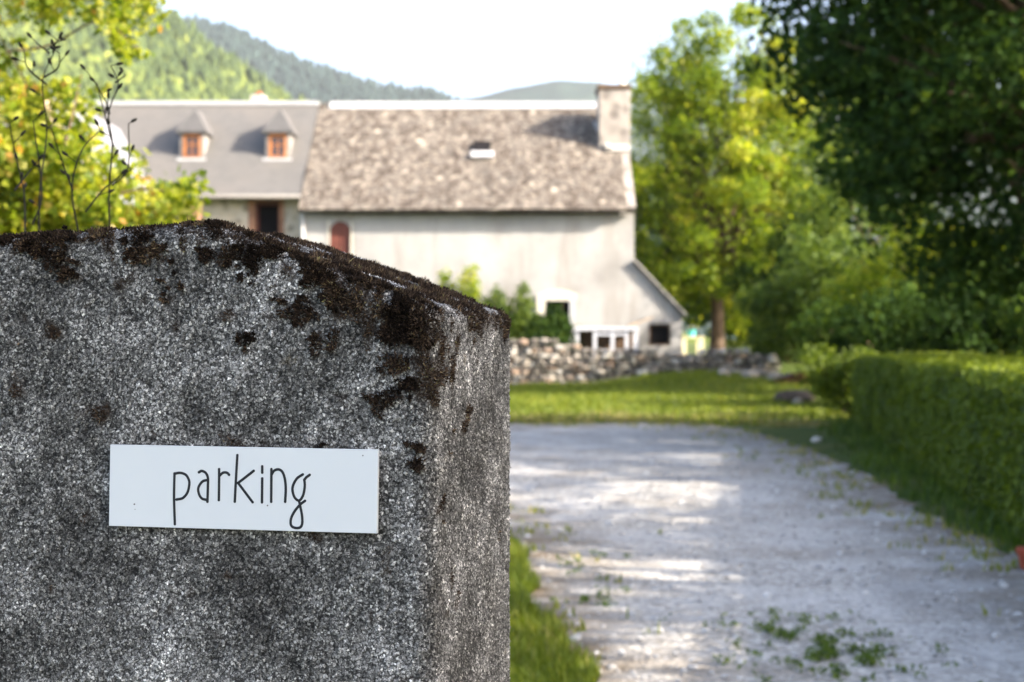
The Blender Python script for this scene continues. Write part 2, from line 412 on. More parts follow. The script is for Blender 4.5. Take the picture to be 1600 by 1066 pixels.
def make_tree(name, label, base, trunk_h, trunk_r, c, rad, nblob, br, nleaf, lsize, mat, bark, group=None, limbs=14, lean=(0, 0), extra=None, trunk_gap=None, cat="tree"):
    root = empty(name, base, label, cat, group)
    bx, by, bz = base
    C, rr = crown_blobs(c, rad, nblob, *br)
    if trunk_gap is not None:
        keep = trunk_gap(C); C, rr = C[keep], rr[keep]
    mb = MB()
    top = Vector((bx+lean[0], by+lean[1], bz+trunk_h))
    b0 = Vector(base)
    tp = [b0.lerp(top, t)+Vector((random.uniform(-1, 1), random.uniform(-1, 1), 0))*trunk_r*.25*(t > 0) for t in (0, .12, .3, .55, .8, 1)]
    mb.tube(tp, [trunk_r*q for q in (1.5, 1.12, 1, .9, .82, .75)], 12)
    idx = rng.choice(len(C), min(limbs, len(C)), replace=False)
    for i in idx:
        e = Vector(C[i]); s = b0.lerp(top, random.uniform(.72, 1.0))
        m1 = s.lerp(e, .4)+Vector((random.uniform(-.3, .3), random.uniform(-.3, .3), random.uniform(.1, .6)))
        pts = catmull([s, m1, s.lerp(e, .75)+Vector((0, 0, .25)), e], 4)
        r0 = trunk_r*random.uniform(.28, .5)
        mb.tube(pts, [r0*(1-.85*q/(len(pts)-1)) for q in range(len(pts))], 6)
        for _ in range(3):
            j = random.randrange(len(C)); f = Vector(C[j])
            if (f-e).length > max(rad)*.8: continue
            s2 = pts[len(pts)//2]
            mb.tube([s2, s2.lerp(f, .5)+Vector((0, 0, .2)), f], [r0*.45, r0*.3, r0*.08], 5)
    if extra: extra(mb)
    mb.build("trunk", bark, root, smooth=True)
    pts, k, d = blob_points(C, rr, nleaf)
    br_ = rng.normal(0, .22, len(C))
    rnd = .48+br_[k]+rng.normal(0, .22, nleaf)
    nl = int(nleaf*.22); q = rng.normal(size=(nl, 3)); q /= np.linalg.norm(q, axis=1, keepdims=True)
    q *= rng.uniform(.2, 1, (nl, 1))**.45; lp = np.asarray(c)+q*(np.asarray(rad)+br[0]*.7)
    if trunk_gap is not None: kk = trunk_gap(lp); lp, q = lp[kk], q[kk]
    pts = np.concatenate([pts, lp]); d = np.concatenate([d, q]); rnd = np.concatenate([rnd, rng.normal(.5, .25, len(lp))])
    V, F, rn = leaves(pts, lsize, rnd, up=.5, out=d*.6)
    link("crown", mesh_np("crown", V, F, rn), mat, root)
    return root

def shrub(name, label, base, blobs, nleaf, lsize, mat, group=None, cat="shrub", up=.4, stems=5):
    """blobs: list of (x,y,z,r)"""
    root = empty(name, base, label, cat, group)
    B = np.array(blobs, float)
    pts, k, d = blob_points(B[:, :3], B[:, 3], nleaf, .25, .95)
    rnd = .5+rng.normal(0, .15, len(B))[k]+rng.normal(0, .24, nleaf)
    V, F, rn = leaves(pts, lsize, rnd, up=up, out=d*.5)
    link("foliage", mesh_np("foliage", V, F, rn), mat, root)
    mb = MB(); b0 = Vector(base)
    for i in rng.choice(len(B), min(stems, len(B)), replace=False):
        e = Vector(B[i, :3]); s = b0+Vector((random.uniform(-.1, .1), random.uniform(-.1, .1), 0))
        mb.tube(catmull([s, s.lerp(e, .5)+Vector((0, 0, .1)), e], 4), [.035-.003*q for q in range(9)], 6)
    mb.build("stem", M['bark'], root, smooth=True)
    return root

# ------------------------------------------------------------------ terrain
WALL_Y = 41.8
def sm(a, b, x):
    t = min(1, max(0, (x-a)/(b-a))); return t*t*(3-2*t)
def gz(x, y):
    """ground height"""
    h = 0.85*sm(WALL_Y-.1, WALL_Y+.7, y)
    bank = math.exp(-((x-5.0)/2.2)**2)*.36 + math.exp(-((x-8.5)/2.5)**2)*.25
    h += bank*sm(33.5, 40.8, y)*(1-sm(WALL_Y-.1, WALL_Y+.7, y))
    h += .10*sm(26, 34, y)*(1-sm(WALL_Y-.1, WALL_Y+.7, y))
    if y > 26: h += .05*mnoise.noise((x*.6, y*.6, 0))*sm(26, 30, y)
    return h
def ground_sheet():
    xs = np.unique(np.concatenate([np.linspace(-4000, -60, 12), np.linspace(-60, -12, 17), np.linspace(-12, 14, 79), np.linspace(14, 60, 17), np.linspace(60, 4000, 12)]))
    ys = np.unique(np.concatenate([np.linspace(-4000, -20, 8), np.linspace(-20, 24, 30), np.linspace(24, 46, 67), np.linspace(46, 90, 14), np.linspace(90, 5000, 12)]))
    V = [(x, y, gz(x, y)) for y in ys for x in xs]
    n = len(xs)
    F = [(j*n+i, j*n+i+1, (j+1)*n+i+1, (j+1)*n+i) for j in range(len(ys)-1) for i in range(n-1)]
    o = link("ground", mesh_np("ground", V, F, smooth=True), M['turf']); props(o, kind="structure")
ground_sheet()

def gravel():
    pts = [(.34, 1.0), (.36, 4), (.30, 6), (.16, 8), (.06, 9.6), (-.12, 11), (-1.2, 13.2), (-4, 15.5), (-9, 17.5), (-15, 19), (-15, 25.5), (-8, 26), (-3, 25.6), (0, 24.9),
           (2.0, 25.0), (3.5, 24.4), (3.85, 22), (3.95, 19.0), (3.9, 16.4), (3.62, 13.6), (3.45, 12), (3.40, 9.6), (3.1, 6.5), (2.9, 3.5), (2.8, 1.0), (2.7, -6), (.3, -6)]
    outl = catmull([Vector((x, y, 0)) for x, y in pts]+[Vector((pts[0][0], pts[0][1], 0))], 14)[:-1]
    out = []
    for i, p in enumerate(outl):
        a = mnoise.noise((p.x*1.7, p.y*1.7, 3))*.16+mnoise.noise((p.x*6, p.y*6, 9))*.07
        t = (outl[(i+1) % len(outl)]-outl[i-1]).normalized()
        out.append(p+Vector((t.y, -t.x, 0))*a)
    bm = bmesh.new()
    f = bm.faces.new([bm.verts.new((p.x, p.y, .006)) for p in out])
    bmesh.ops.triangulate(bm, faces=[f])
    # inner loops so that the soil colour can creep in from the edge
    for _ in range(3):
        bmesh.ops.subdivide_edges(bm, edges=[e for e in bm.edges if e.calc_length() > .45], cuts=1, use_grid_fill=False)
        bmesh.ops.triangulate(bm, faces=[f for f in bm.faces if len(f.verts) > 3])
    E = np.array([(p.x, p.y) for p in out])
    vals = []
    for v in bm.verts:
        d = np.min(np.hypot(E[:, 0]-v.co.x, E[:, 1]-v.co.y)); vals.append(max(0, 1-d/(.5+.05*max(0, v.co.y))))
        v.co.z = .006+gz(v.co.x, v.co.y)
    me = bpy.data.meshes.new("gravel_drive"); bm.to_mesh(me); bm.free()
    a = me.attributes.new("edge", 'FLOAT', 'POINT'); a.data.foreach_set("value", vals)
    o = link("gravel_drive", me, M['gravel']); props(o, kind="structure")
    return E
GE = gravel()
def in_gravel(x, y):
    c = False; j = len(GE)-1
    for i in range(len(GE)):
        if (GE[i, 1] > y) != (GE[j, 1] > y) and x < (GE[j, 0]-GE[i, 0])*(y-GE[i, 1])/(GE[j, 1]-GE[i, 1])+GE[i, 0]: c = not c
        j = i
    return c
def gravel_mask(x, y):
    x = np.asarray(x); y = np.asarray(y); c = np.zeros(len(x), bool); j = len(GE)-1
    for i in range(len(GE)):
        yi, yj = GE[i, 1], GE[j, 1]
        if yi != yj:
            cond = (yi > y) != (yj > y)
            c ^= cond & (x < (GE[j, 0]-GE[i, 0])*(y-yi)/(yj-yi)+GE[i, 0])
        j = i
    return c

def hill(name, D, prof, depth, mat, rough, seed, nx=160):
    """a ridge whose crest is seen along prof (photo pixels) from the gate, D metres off"""
    px = np.array([p[0] for p in prof], float); py = np.array([p[1] for p in prof], float)
    xs = np.linspace(px[0], px[-1], nx); V = []; rows = 40
    for j in range(rows):
        u = j/(rows-1)                         # 0 foot towards us .. .72 crest .. 1 far foot
        y = D+(u-.72)*depth
        k = (u/.72) if u < .72 else (1-u)/.28
        k = max(0, k)
        f = k**.85
        for x_ in xs:
            top = (533-np.interp(x_, px, py))/FPX*D+CAM_H
            x = (x_-800)/FPX*D
            n = mnoise.fractal((x*.004+seed, y*.004, seed), 1, 2, 5)
            V.append((x, y, max(-2, top*f + rough*n*(.3+f)*(1 if f < .97 else .35))-1))
    F = [(j*nx+i, j*nx+i+1, (j+1)*nx+i+1, (j+1)*nx+i) for j in range(rows-1) for i in range(nx-1)]
    o = link(name, mesh_np(name, V, F, smooth=True), mat); props(o, kind="structure")
    return np.array(V).reshape(rows, nx, 3)
HA = hill("hill", 1100, [(-900, -60), (-500, -130), (-200, -150), (60, -80), (235, 6), (300, 48), (340, 78), (385, 108), (430, 138), (470, 158), (560, 190), (700, 260), (900, 420), (1000, 533)], 900, M['hill_a'], 12, 1.0)
HB = hill("hill", 2300, [(-400, 40), (100, -10), (220, 8), (290, 32), (350, 42), (400, 62), (450, 92), (520, 118), (600, 138), (680, 151), (740, 168), (900, 240), (1200, 420)], 1300, M['hill_b'], 22, 5.0)
HC = hill("hill", 3300, [(300, 300), (560, 190), (640, 165), (700, 153), (760, 147), (810, 134), (870, 122), (930, 125), (1000, 138), (1120, 160), (1300, 150), (1700, 120), (2200, 200)], 1500, M['hill_b'], 25, 9.0)

M['forest_far'] = leaf_mat('forest_far', [(0, (.011, .028, .025)), (.5, (.024, .047, .038)), (1, (.05, .073, .048))], .0, .9)  # tree colours tinted blue to add to the distance haze
def blob_forest(name, H, n, size, lo, hi, pxlim, seedcol, label, mat='forest'):
    bm = bmesh.new(); bmesh.ops.create_icosphere(bm, subdivisions=1, radius=1)
    bv = np.array([v.co for v in bm.verts]); bf = np.array([[v.index for v in f.verts] for f in bm.faces]); bm.free()
    rows, nx, _ = H.shape
    ui = rng.uniform(lo, hi, n)*(rows-1); vi = rng.uniform(0, nx-1.01, n)
    i0 = ui.astype(int); j0 = vi.astype(int); fu = (ui-i0)[:, None]; fv = (vi-j0)[:, None]
    i1 = np.minimum(i0+1, rows-1)
    p = (H[i0, j0]*(1-fu)+H[i1, j0]*fu)*(1-fv)+(H[i0, j0+1]*(1-fu)+H[i1, j0+1]*fu)*fv
    px = 800+p[:, 0]/p[:, 1]*FPX
    p = p[(px > pxlim[0]) & (px < pxlim[1])]; n = len(p)
    s = size*rng.uniform(.6, 1.35, n)
    con = np.array([mnoise.noise(tuple(q*.006+4)) for q in p]) + rng.normal(0, .25, n) + (p[:, 2]-60)/260
    tall = np.where(con > .25, 1.45, 1.0)
    wid = np.where(con > .25, .75, 1.05)
    bvj = bv[None]*(1+.28*rng.normal(size=(n, len(bv), 1)))
    taper = np.where(con > .25, .55, .1)[:, None]
    sc = 1-taper*(bvj[:, :, 2]+1)*.5
    V = np.empty((n, len(bv), 3))
    V[:, :, 0] = p[:, None, 0]+bvj[:, :, 0]*sc*(s*wid)[:, None]
    V[:, :, 1] = p[:, None, 1]+bvj[:, :, 1]*sc*(s*wid)[:, None]
    V[:, :, 2] = p[:, None, 2]+(bvj[:, :, 2]+.55)*(s*tall)[:, None]
    F = (bf[None]+(np.arange(n)*len(bv))[:, None, None]).reshape(-1, 3)
    col = np.clip(.55-.55*con+rng.normal(0, .13, n)+seedcol, 0, 1)
    o = link(name, mesh_np(name, V.reshape(-1, 3), F, np.repeat(col, len(bf)), smooth=True), M[mat])
    props(o, label, "forest", kind="stuff")
blob_forest("forest", HA, 26000, 3.9, .22, .76, (-150, 700), .12, "mixed forest of light and dark trees covering the near hillside")
blob_forest("forest", HB, 14000, 6.5, .45, .76, (150, 900), -.12, "dark forest tinted blue for haze covering the farther hill ridge", 'forest_far')

# ------------------------------------------------------------------ gate pillar
YAW = R(11.0)
LEFT = Vector((-math.cos(YAW), math.sin(YAW), 0))      # along the front face, going left
BACK = Vector((math.sin(YAW), math.cos(YAW), 0))       # along the right face, going back
FC = Vector((-.0837, 1.55, 0))                          # front right corner
PW, PT = 1.0, .44
TOP_Z = CAM_H+.139
def ptop(s):
    s = np.asarray(s, float)
    q = np.interp(s, [0, .05, .20, .262, .285, .52, .70, .74, .95, 1.0], [.034, .055, .111, .1325, .133, .121, .120, .113, .056, .036])
    return CAM_H+q
def pillar():
    r = .022
    fine = .00135
    sf = np.concatenate([np.arange(0, .545, fine), np.linspace(.55, PW, 60)])
    zf = np.concatenate([np.linspace(0, .28, 8), np.linspace(.31, .6, 8), np.arange(.64, 1.0001, .00165/1.58)])   # normalised height
    df = np.concatenate([np.arange(0, PT, .0021), [PT]])
    grids = []
    def grid(a, b, fn):
        A, B = np.meshgrid(a, b, indexing='ij')
        return fn(A.ravel(), B.ravel()), A.shape
    parts = [
        grid(sf, zf, lambda s, t: np.stack([s, 0*s, t*ptop(s)], 1)),
        grid(sf[::-1][::1], np.concatenate([zf[:16], np.linspace(.64, 1, 40)]), lambda s, t: np.stack([s, 0*s+PT, t*ptop(s)], 1)),
        grid(df[::-1], zf, lambda d, t: np.stack([0*d, d, t*ptop(0*d)], 1)),
        grid(np.linspace(0, PT, 40), np.concatenate([zf[:16], np.linspace(.64, 1, 60)]), lambda d, t: np.stack([0*d+PW, d, t*ptop(0*d+PW)], 1)),
        grid(sf, df, lambda s, d: np.stack([s, d, ptop(s)], 1)),
    ]
    Vs, Fs, off = [], [], 0
    for V, (na, nb) in parts:
        i, j = np.meshgrid(np.arange(na-1), np.arange(nb-1), indexing='ij'); i = i.ravel(); j = j.ravel()
        a = i*nb+j
        Fs.append(np.stack([a, a+nb, a+nb+1, a+1], 1)+off); Vs.append(V); off += len(V)
    V = np.concatenate(Vs); F = np.concatenate(Fs)
    # round the edges: nearest point of the prism shrunk by r, pushed out by r
    q = V.copy()
    q[:, 0] = np.clip(q[:, 0], r, PW-r); q[:, 1] = np.clip(q[:, 1], r, PT-r)
    q[:, 2] = np.minimum(q[:, 2], ptop(q[:, 0])-r)
    d = V-q; L = np.linalg.norm(d, axis=1, keepdims=True)
    Vr = q+d/np.maximum(L, 1e-9)*r
    Vr[:, 2] = np.maximum(Vr[:, 2], 0)
    # weld
    key = np.round(Vr/2e-5).astype(np.int64)
    _, first, inv = np.unique(key, axis=0, return_index=True, return_inverse=True)
    inv = inv.ravel()
    Vr = Vr[first]; F = inv[F][:, ::-1]
    W = np.outer(Vr[:, 0], LEFT)+np.outer(Vr[:, 1], BACK)+np.array(FC)
    W[:, 2] = Vr[:, 2]
    return Vr, W, F
PV, PWV, PF = pillar()
root = empty("gate_pillar", FC+LEFT*.5+BACK*.22, "big mossy roughcast concrete gate pillar with sloped shoulder carrying the small white sign", "pillar")
def moss_field(loc):
    """0..1 how mossy the pillar is at local (s, d, z) points"""
    out = np.empty(len(loc))
    top = ptop(np.clip(loc[:, 0], 0, PW))
    for i, (s, d, z) in enumerate(loc):
        below = top[i]-z
        n = mnoise.fractal((s*16, d*16, z*16), .9, 2, 4)
        n2 = mnoise.noise((s*45+7, d*45, z*45))
        n3 = mnoise.noise((s*23+3, d*23, z*23+5))
        topness = sm(.030, .010, below)*sm(.0, .02, d)
        vt = .50+1.0*n+.8*n2 - .75*math.exp(-((d-.085)/.028)**2)*sm(.24, .16, s)*(.6+.8*n3)
        reach = .022+.06*sm(.50, .10, s)
        vf = .60*math.exp(-max(0, below-.012)/(reach+.022))+.70*n+.75*n2+.35*n3-.27
        vf += .55*math.exp(-((s-.018)/.030)**2)*math.exp(-max(0, below)/.12)*sm(.12, .02, d)
        vf -= .30*sm(.06, .30, d)*sm(.05, .02, s)
        v = vt*topness+vf*(1-topness)
        out[i] = v
    return np.clip((out-.25)/.35, 0, 1)
me = mesh_np("shaft", PWV, PF, smooth=True)
mi = np.zeros(len(PV))
vis = PV[:, 2] > 1.0
mi[vis] = moss_field(PV[vis])
me.attributes.new("mossy", 'FLOAT', 'POINT').data.foreach_set("value", mi.astype(np.float32))
me.attributes.new("rest", 'FLOAT_VECTOR', 'POINT').data.foreach_set("vector", PV.astype(np.float32).ravel())
shaft = link("shaft", me, M['roughcast'], root)
# moss tufts, rooted on vertices of the shaft where the field is high
cand = np.where((mi > .45) & (PV[:, 0] < .60) & (PV[:, 2] > 1.15))[0]
prob = mi[cand]**2; prob /= prob.sum()
N = 44000
pick = rng.choice(cand, N, p=prob)
vn = np.empty(len(me.vertices)*3, np.float32); me.vertices.foreach_get("normal", vn); vn = vn.reshape(-1, 3)
base = PWV[pick]+rng.normal(0, .0006, (N, 3)); nn = vn[pick]
clump = np.array([mnoise.noise(tuple(p)) for p in PV[pick]*55])
onface = (PV[pick][:, 1] < .01) | (PV[pick][:, 0] < .01)
h = np.where(onface, .0042, .0058)*rng.uniform(.5, 1.3, N)*(1+.9*np.clip(clump, -.6, 1))
dirv = nn+rng.normal(0, .55, (N, 3))+np.array([0, 0, .25]); dirv /= np.linalg.norm(dirv, axis=1, keepdims=True)
side = np.cross(dirv, rng.normal(size=(N, 3))); side /= np.linalg.norm(side, axis=1, keepdims=True)
wd = rng.uniform(.0005, .0011, N)[:, None]
b0 = base-nn*.001
V = np.stack([b0-side*wd, b0+side*wd, b0+dirv*h[:, None]*.6+side*wd*.8, b0+dirv*h[:, None]], 1).reshape(-1, 3)
V = np.stack([b0-side*wd, b0+side*wd, b0+dirv*h[:, None]*.7+side*wd*.9, b0+dirv*h[:, None]*1.0-side*wd*.2], 1).reshape(-1, 3)
rnd = np.clip(.38+.5*clump+rng.normal(0, .2, N), 0, 1)
# rounded cushions of moss
cn, cs, cr_ = [], [], []
band = np.where((PV[:, 0] < .56) & (PV[:, 2] > 1.30) & ((PV[:, 1] < .03) | (PV[:, 2] > ptop(PV[:, 0])-.02)))[0]
below = ptop(PV[band, 0])-PV[band, 2]
gate = np.array([mnoise.fractal(tuple(p*13+3), .9, 2, 3) for p in PV[band]])
wt = np.exp(-np.maximum(below-.01, 0)/np.interp(PV[band, 0], [0, .12, .3, .5], [.06, .05, .034, .028]))*np.clip(.5+1.9*gate, .01, 2)
wt *= np.where(PV[band, 0] < .012, .45, 1)*np.where((below < .02) & (PV[band, 1] > .04), .09, 1)
ctr_i = rng.choice(band, 215, p=wt/wt.sum())
for ci in ctr_i:
    c0_, n_ = PWV[ci], vn[ci]
    t1 = np.cross(n_, [.3, .5, .8]); t1 /= np.linalg.norm(t1); t2 = np.cross(n_, t1)
    hue = rng.normal(.30, .17)
    for _ in range(rng.integers(1, 6)):
        Rr = .0022+min(rng.exponential(.0032), .0085); nb_ = int(30+9e5*Rr*Rr)
        c_ = c0_+(t1*rng.normal(0, .0055)+t2*rng.normal(0, .0055))
        ex = rng.uniform(.65, 1.5)
        a = rng.uniform(0, 2*math.pi, nb_); q = np.sqrt(rng.uniform(0, 1, nb_))*rng.uniform(.8, 1.15, nb_)
        off = (np.cos(a)[:, None]*t1*ex+np.sin(a)[:, None]*t2/ex)*q[:, None]
        bb = c_+off*Rr+n_*(np.sqrt(np.maximum(0, 1-q*q*.75))*Rr*.4)[:, None]
        dd = n_+off*1.0+rng.normal(0, .4, (nb_, 3)); dd /= np.linalg.norm(dd, axis=1, keepdims=True)
        cn.append(bb); cs.append(dd); cr_.append(np.full(nb_, hue+rng.normal(0, .06)))
cn = np.concatenate(cn); cs = np.concatenate(cs); cr_ = np.concatenate(cr_); n2 = len(cn)
hh = rng.uniform(.0025, .0062, n2)[:, None]; sd2 = np.cross(cs, rng.normal(size=(n2, 3))); sd2 /= np.linalg.norm(sd2, axis=1, keepdims=True)
w2 = rng.uniform(.0006, .0013, n2)[:, None]; cn = cn-cs*.0022
Vc = np.stack([cn-sd2*w2, cn+sd2*w2, cn+cs*hh*.7+sd2*w2*.8, cn+cs*hh-sd2*w2*.2], 1).reshape(-1, 3)
V = np.concatenate([V, Vc]); rnd = np.concatenate([rnd, np.clip(cr_+rng.normal(0, .2, n2), 0, 1)]); N = N+n2
o = link("moss", mesh_np("moss", V, np.arange(4*N).reshape(N, 4), rnd), M['moss'], root)
o["kind"] = "stuff"; o["label"] = "dark brown dry moss on the pillar top"

# ------------------------------------------------------------------ sign
NF = -BACK                                              # front face normal
def on_front(px, py, off=0.0):
    d = Vector(((px-800)/FPX, 1, (533-py)/FPX))
    o0 = Vector((0, 0, CAM_H)); p0 = FC+NF*off
    t = (p0-o0).dot(NF)/d.dot(NF)
    return o0+d*t
TL, TR, BR, BL = [on_front(*q, .0105) for q in ((172, 695), (591, 703), (589, 834), (170, 822))]
ctr = (TL+TR+BR+BL)/4
root = empty("parking_sign", ctr, "small white rectangular sign with the handwritten word parking", "sign")
mb = MB(); mb.slab([TL, BL, BR, TR], .0055); sg_ = mb.build("panel", M['sign_white'], root, bevel=.0006)
def CP(x, y): return on_front(240+x/5.714, 690+y/5.714, .0107)
ST = [
 [(187,285),(184,400),(183,520),(190,738)], [(187,287),(240,280),(290,300),(317,350),(317,400),(300,460),(260,505),(205,518)],
 [(405,275),(430,263),(465,280),(485,325),(485,400),(481,538)], [(475,345),(440,355),(410,390),(398,430),(410,480),(435,511),(470,520)],
 [(585,247),(585,340),(583,523)], [(590,305),(620,279),(655,279),(674,297)],
 [(748,122),(736,330),(725,537)], [(894,262),(755,370)], [(755,370),(884,542)],
 [(970,222),(970,278)], [(970,330),(968,543)],
 [(1052,247),(1051,400),(1050,538)], [(1052,300),(1075,262),(1115,249),(1150,272),(1172,335),(1180,420),(1175,538)],
 [(1332,294),(1280,330),(1246,390),(1241,440),(1260,500),(1300,527),(1335,480),(1350,400),(1346,340)],
 [(1394,298),(1362,322),(1346,345)],
 [(1352,530),(1310,562),(1260,622),(1227,690),(1228,748),(1260,770),(1308,767),(1327,730),(1325,660),(1312,590),(1300,535)],
]
mb = MB()
for s_ in ST:
    pts = catmull([CP(*q) for q in s_], 7)
    mb.tube(pts, .00150, 10, flat=(NF, .16))
    for e in (pts[0], pts[-1]):                          # round pen ends
        mb.tube([e+NF*.00018, e-NF*.00018], .00152, 12)
mb.build("lettering", M['sign_black'], root)
mb = MB()
for px, py, r_ in ((210, 788, .0010), (418, 790, .0009), (567, 712, .0008), (211, 796, .0005)):
    e = on_front(px, py, .0107); MB().tube([e+NF*.0002, e-NF*.0004], r_, 9).build("speck", M['speck'], root)

# ------------------------------------------------------------------ barn
GY = .85
D0 = 45.0
bx0, bx1 = X(475, D0), X(991, D0)
eave_z, eave_y = Z(327, 44.55), 44.55
ridge_y = 49.5; ridge_z = Z(166, ridge_y)
def roof_z(y): return eave_z+(ridge_z-eave_z)*(y-eave_y)/(ridge_y-eave_y)
def holed_wall(mb, x0, x1, z0, z1, y, th, holes):
    """front wall strip by strip around rectangular openings"""
    xs = sorted({x0, x1, *[h[0] for h in holes], *[h[1] for h in holes]})
    for a, b in zip(xs, xs[1:]):
        hs = sorted([h for h in holes if h[0] <= a+1e-6 and h[1] >= b-1e-6], key=lambda h: h[2]); z = z0
        for h in hs:
            if h[2] > z: mb.box(a, b, y, y+th, z, h[2])
            z = h[3]
        if z1 > z: mb.box(a, b, y, y+th, z, z1)
barn = empty("stone_barn", ((bx0+bx1)/2, D0, GY), "long pale rendered barn with weathered lichen-spotted slate roof and square chimney", "barn")
shw = (X(515, D0), X(548, D0), Z(412, D0), Z(345, D0))
door = (X(852, D0), X(890, D0), GY, Z(470, D0))
mb = MB()
holed_wall(mb, bx0, bx1, GY-1, eave_z-.12, D0, .5, [shw, door])
back_y = 2*ridge_y-eave_y-.45
mb.box(bx0, bx1, back_y-.5, back_y, GY-1, eave_z-.12)
for xa, xb in ((bx0, bx0+.5), (bx1-.42, bx1)):
    n0 = len(mb.v); yy0, yy1 = D0+.5, back_y-.5
    vs = [(xa, yy0, GY-1), (xa, yy1, GY-1), (xa, yy1, roof_z(yy0)-.12), (xa, ridge_y, ridge_z-.12), (xa, yy0, roof_z(yy0)-.12)]
    vs += [(xb, b, c_) for _, b, c_ in vs]
    mb.add(vs, [(0,1,2,3,4), (9,8,7,6,5)]+[(i, (i+1) % 5, (i+1) % 5+5, i+5) for i in range(5)])
# raised gable coping on the right, above the slates
cp = .16
vs = [(bx1-.30, D0, eave_z-.12), (bx1-.30, D0, eave_z+.10), (bx1-.30, ridge_y, ridge_z+.10), (bx1-.30, ridge_y, ridge_z-.12)]
mb.build("wall", M['stucco'], barn)
# slates: a wavy sheet with thickness
def roof_sheet(x0, x1, y0, z0, y1, z1, th, nx, ny, amp, seed):
    V = []
    for j in range(ny+1):
        for i in range(nx+1):
            x = x0+(x1-x0)*i/nx; t = j/ny
            n = mnoise.noise((x*.55, t*4, seed))*amp+mnoise.noise((x*2.5, t*14, seed+5))*amp*.45
            e = mnoise.noise((x*3.1, seed, 2))*.03 if j == 0 else 0
            V.append((x, y0+(y1-y0)*t-n*.5-e, z0+(z1-z0)*t+n*.7))
    n1 = len(V)
    nrm = Vector((0, -(z1-z0), (y1-y0))).normalized()*th
    V += [(a, b-nrm.y, c_-nrm.z) for a, b, c_ in V[:n1]]
    w_ = nx+1; F = []
    for j in range(ny):
        for i in range(nx):
            a = j*w_+i; F.append((a, a+1, a+w_+1, a+w_)); F.append((n1+a, n1+a+w_, n1+a+w_+1, n1+a+1))
    for i in range(nx): F.append((i, n1+i, n1+i+1, i+1)); a = ny*w_+i; F.append((a, a+1, n1+a+1, n1+a))
    for j in range(ny): a = j*w_; F.append((a, a+w_, n1+a+w_, n1+a)); a += nx; F.append((a, n1+a, n1+a+w_, a+w_))
    return V, F
V, F = roof_sheet(bx0-.12, X(981, eave_y), eave_y, eave_z, ridge_y, ridge_z, .13, 90, 50, .035, 3)
V2, F2 = roof_sheet(bx0-.12, X(981, eave_y), 2*ridge_y-eave_y, eave_z, ridge_y+.004, ridge_z, .13, 20, 10, .02, 8)
F2 = [tuple(reversed(f)) for f in F2]
rf = link("roof", mesh_np("roof", V+V2, F+[tuple(i+len(V) for i in f) for f in F2], smooth=False), M['old_slate'], barn)
# gable verge in mortar
xg0, xg1 = X(981, eave_y)+.004, bx1+.02
MB().slab([(xg0, eave_y+.1, eave_z+.06), (xg1, eave_y+.1, eave_z+.06), (xg1, ridge_y, ridge_z-.02), (xg0, ridge_y, ridge_z-.02)], .22).build("verge", M['chimney'], barn)
# ridge capping
chx0, chx1, chy0, chy1 = X(936, 47.3), bx1+.05, 47.3, 48.6
mb = MB()
mb.slab([(bx0+.25, ridge_y-.16, ridge_z-.10), (chx0+.5, ridge_y-.16, ridge_z-.10), (chx0+.5, ridge_y-.03, ridge_z+.14), (bx0+.25, ridge_y-.03, ridge_z+.14)], .03)
mb.box(bx0+.25, chx0+.5, ridge_y-.028, ridge_y+.30, ridge_z+.08, ridge_z+.155)
mb.build("ridge_cap", M['zinc'], barn)
mb = MB()
chz = Z(139, 47.3)
mb.box(chx0, chx1, chy0, chy1, roof_z(chy0)-.5, chz)
ch = mb.build("chimney", M['chimney'], barn, bevel=.02)
MB().box(chx0-.06, chx1+.05, chy0-.06, chy1+.06, chz+.001, chz+.14).build("chimney_cap", M['bark'], ch, bevel=.02)
MB().tube([(chx1-.22, chy0+.4, chz+.142), (chx1-.22, chy0+.4, chz+.3)], [.13, .10], 12).build("chimney_pot", M['pale_stone'], ch)
mb = MB()
mb.slab([(chx0-.14, chy1-.1, roof_z(chy1-.1)+.05), (chx0-.003, chy1-.1, roof_z(chy1-.1)+.05), (chx0+.42, chy0-.14, roof_z(chy0-.14)+.10), (chx0+.22, chy0-.14, roof_z(chy0-.14)+.10)], .08)
mb.slab([(chx0+.22, chy0-.16, roof_z(chy0-.16)+.07), (chx1, chy0-.16, roof_z(chy0-.16)+.07), (chx1, chy0-.002, roof_z(chy0)+.16), (chx0+.22, chy0-.002, roof_z(chy0)+.16)], .05)
mb.build("flashing", M['mortar'], ch)
# roof light
ly = eave_y+(ridge_y-eave_y)*.50
lx0, lx1 = X(739, ly), X(767, ly)
def on_roof(x, y, off): return (x, y-off*.63, roof_z(y)+off*.77)
mb = MB(); y2 = ly+.55
mb.slab([on_roof(lx0, ly, .10), on_roof(lx1, ly, .10), on_roof(lx1, y2, .10), on_roof(lx0, y2, .10)], .12)
sk = mb.build("skylight", M['dark_room'], barn)
MB().slab([on_roof(lx0-.06, ly-.22, .12), on_roof(lx1+.10, ly-.22, .12), on_roof(lx1+.10, ly-.003, .16), on_roof(lx0-.06, ly-.003, .16)], .08).build("sill", M['grey_zinc'], sk)
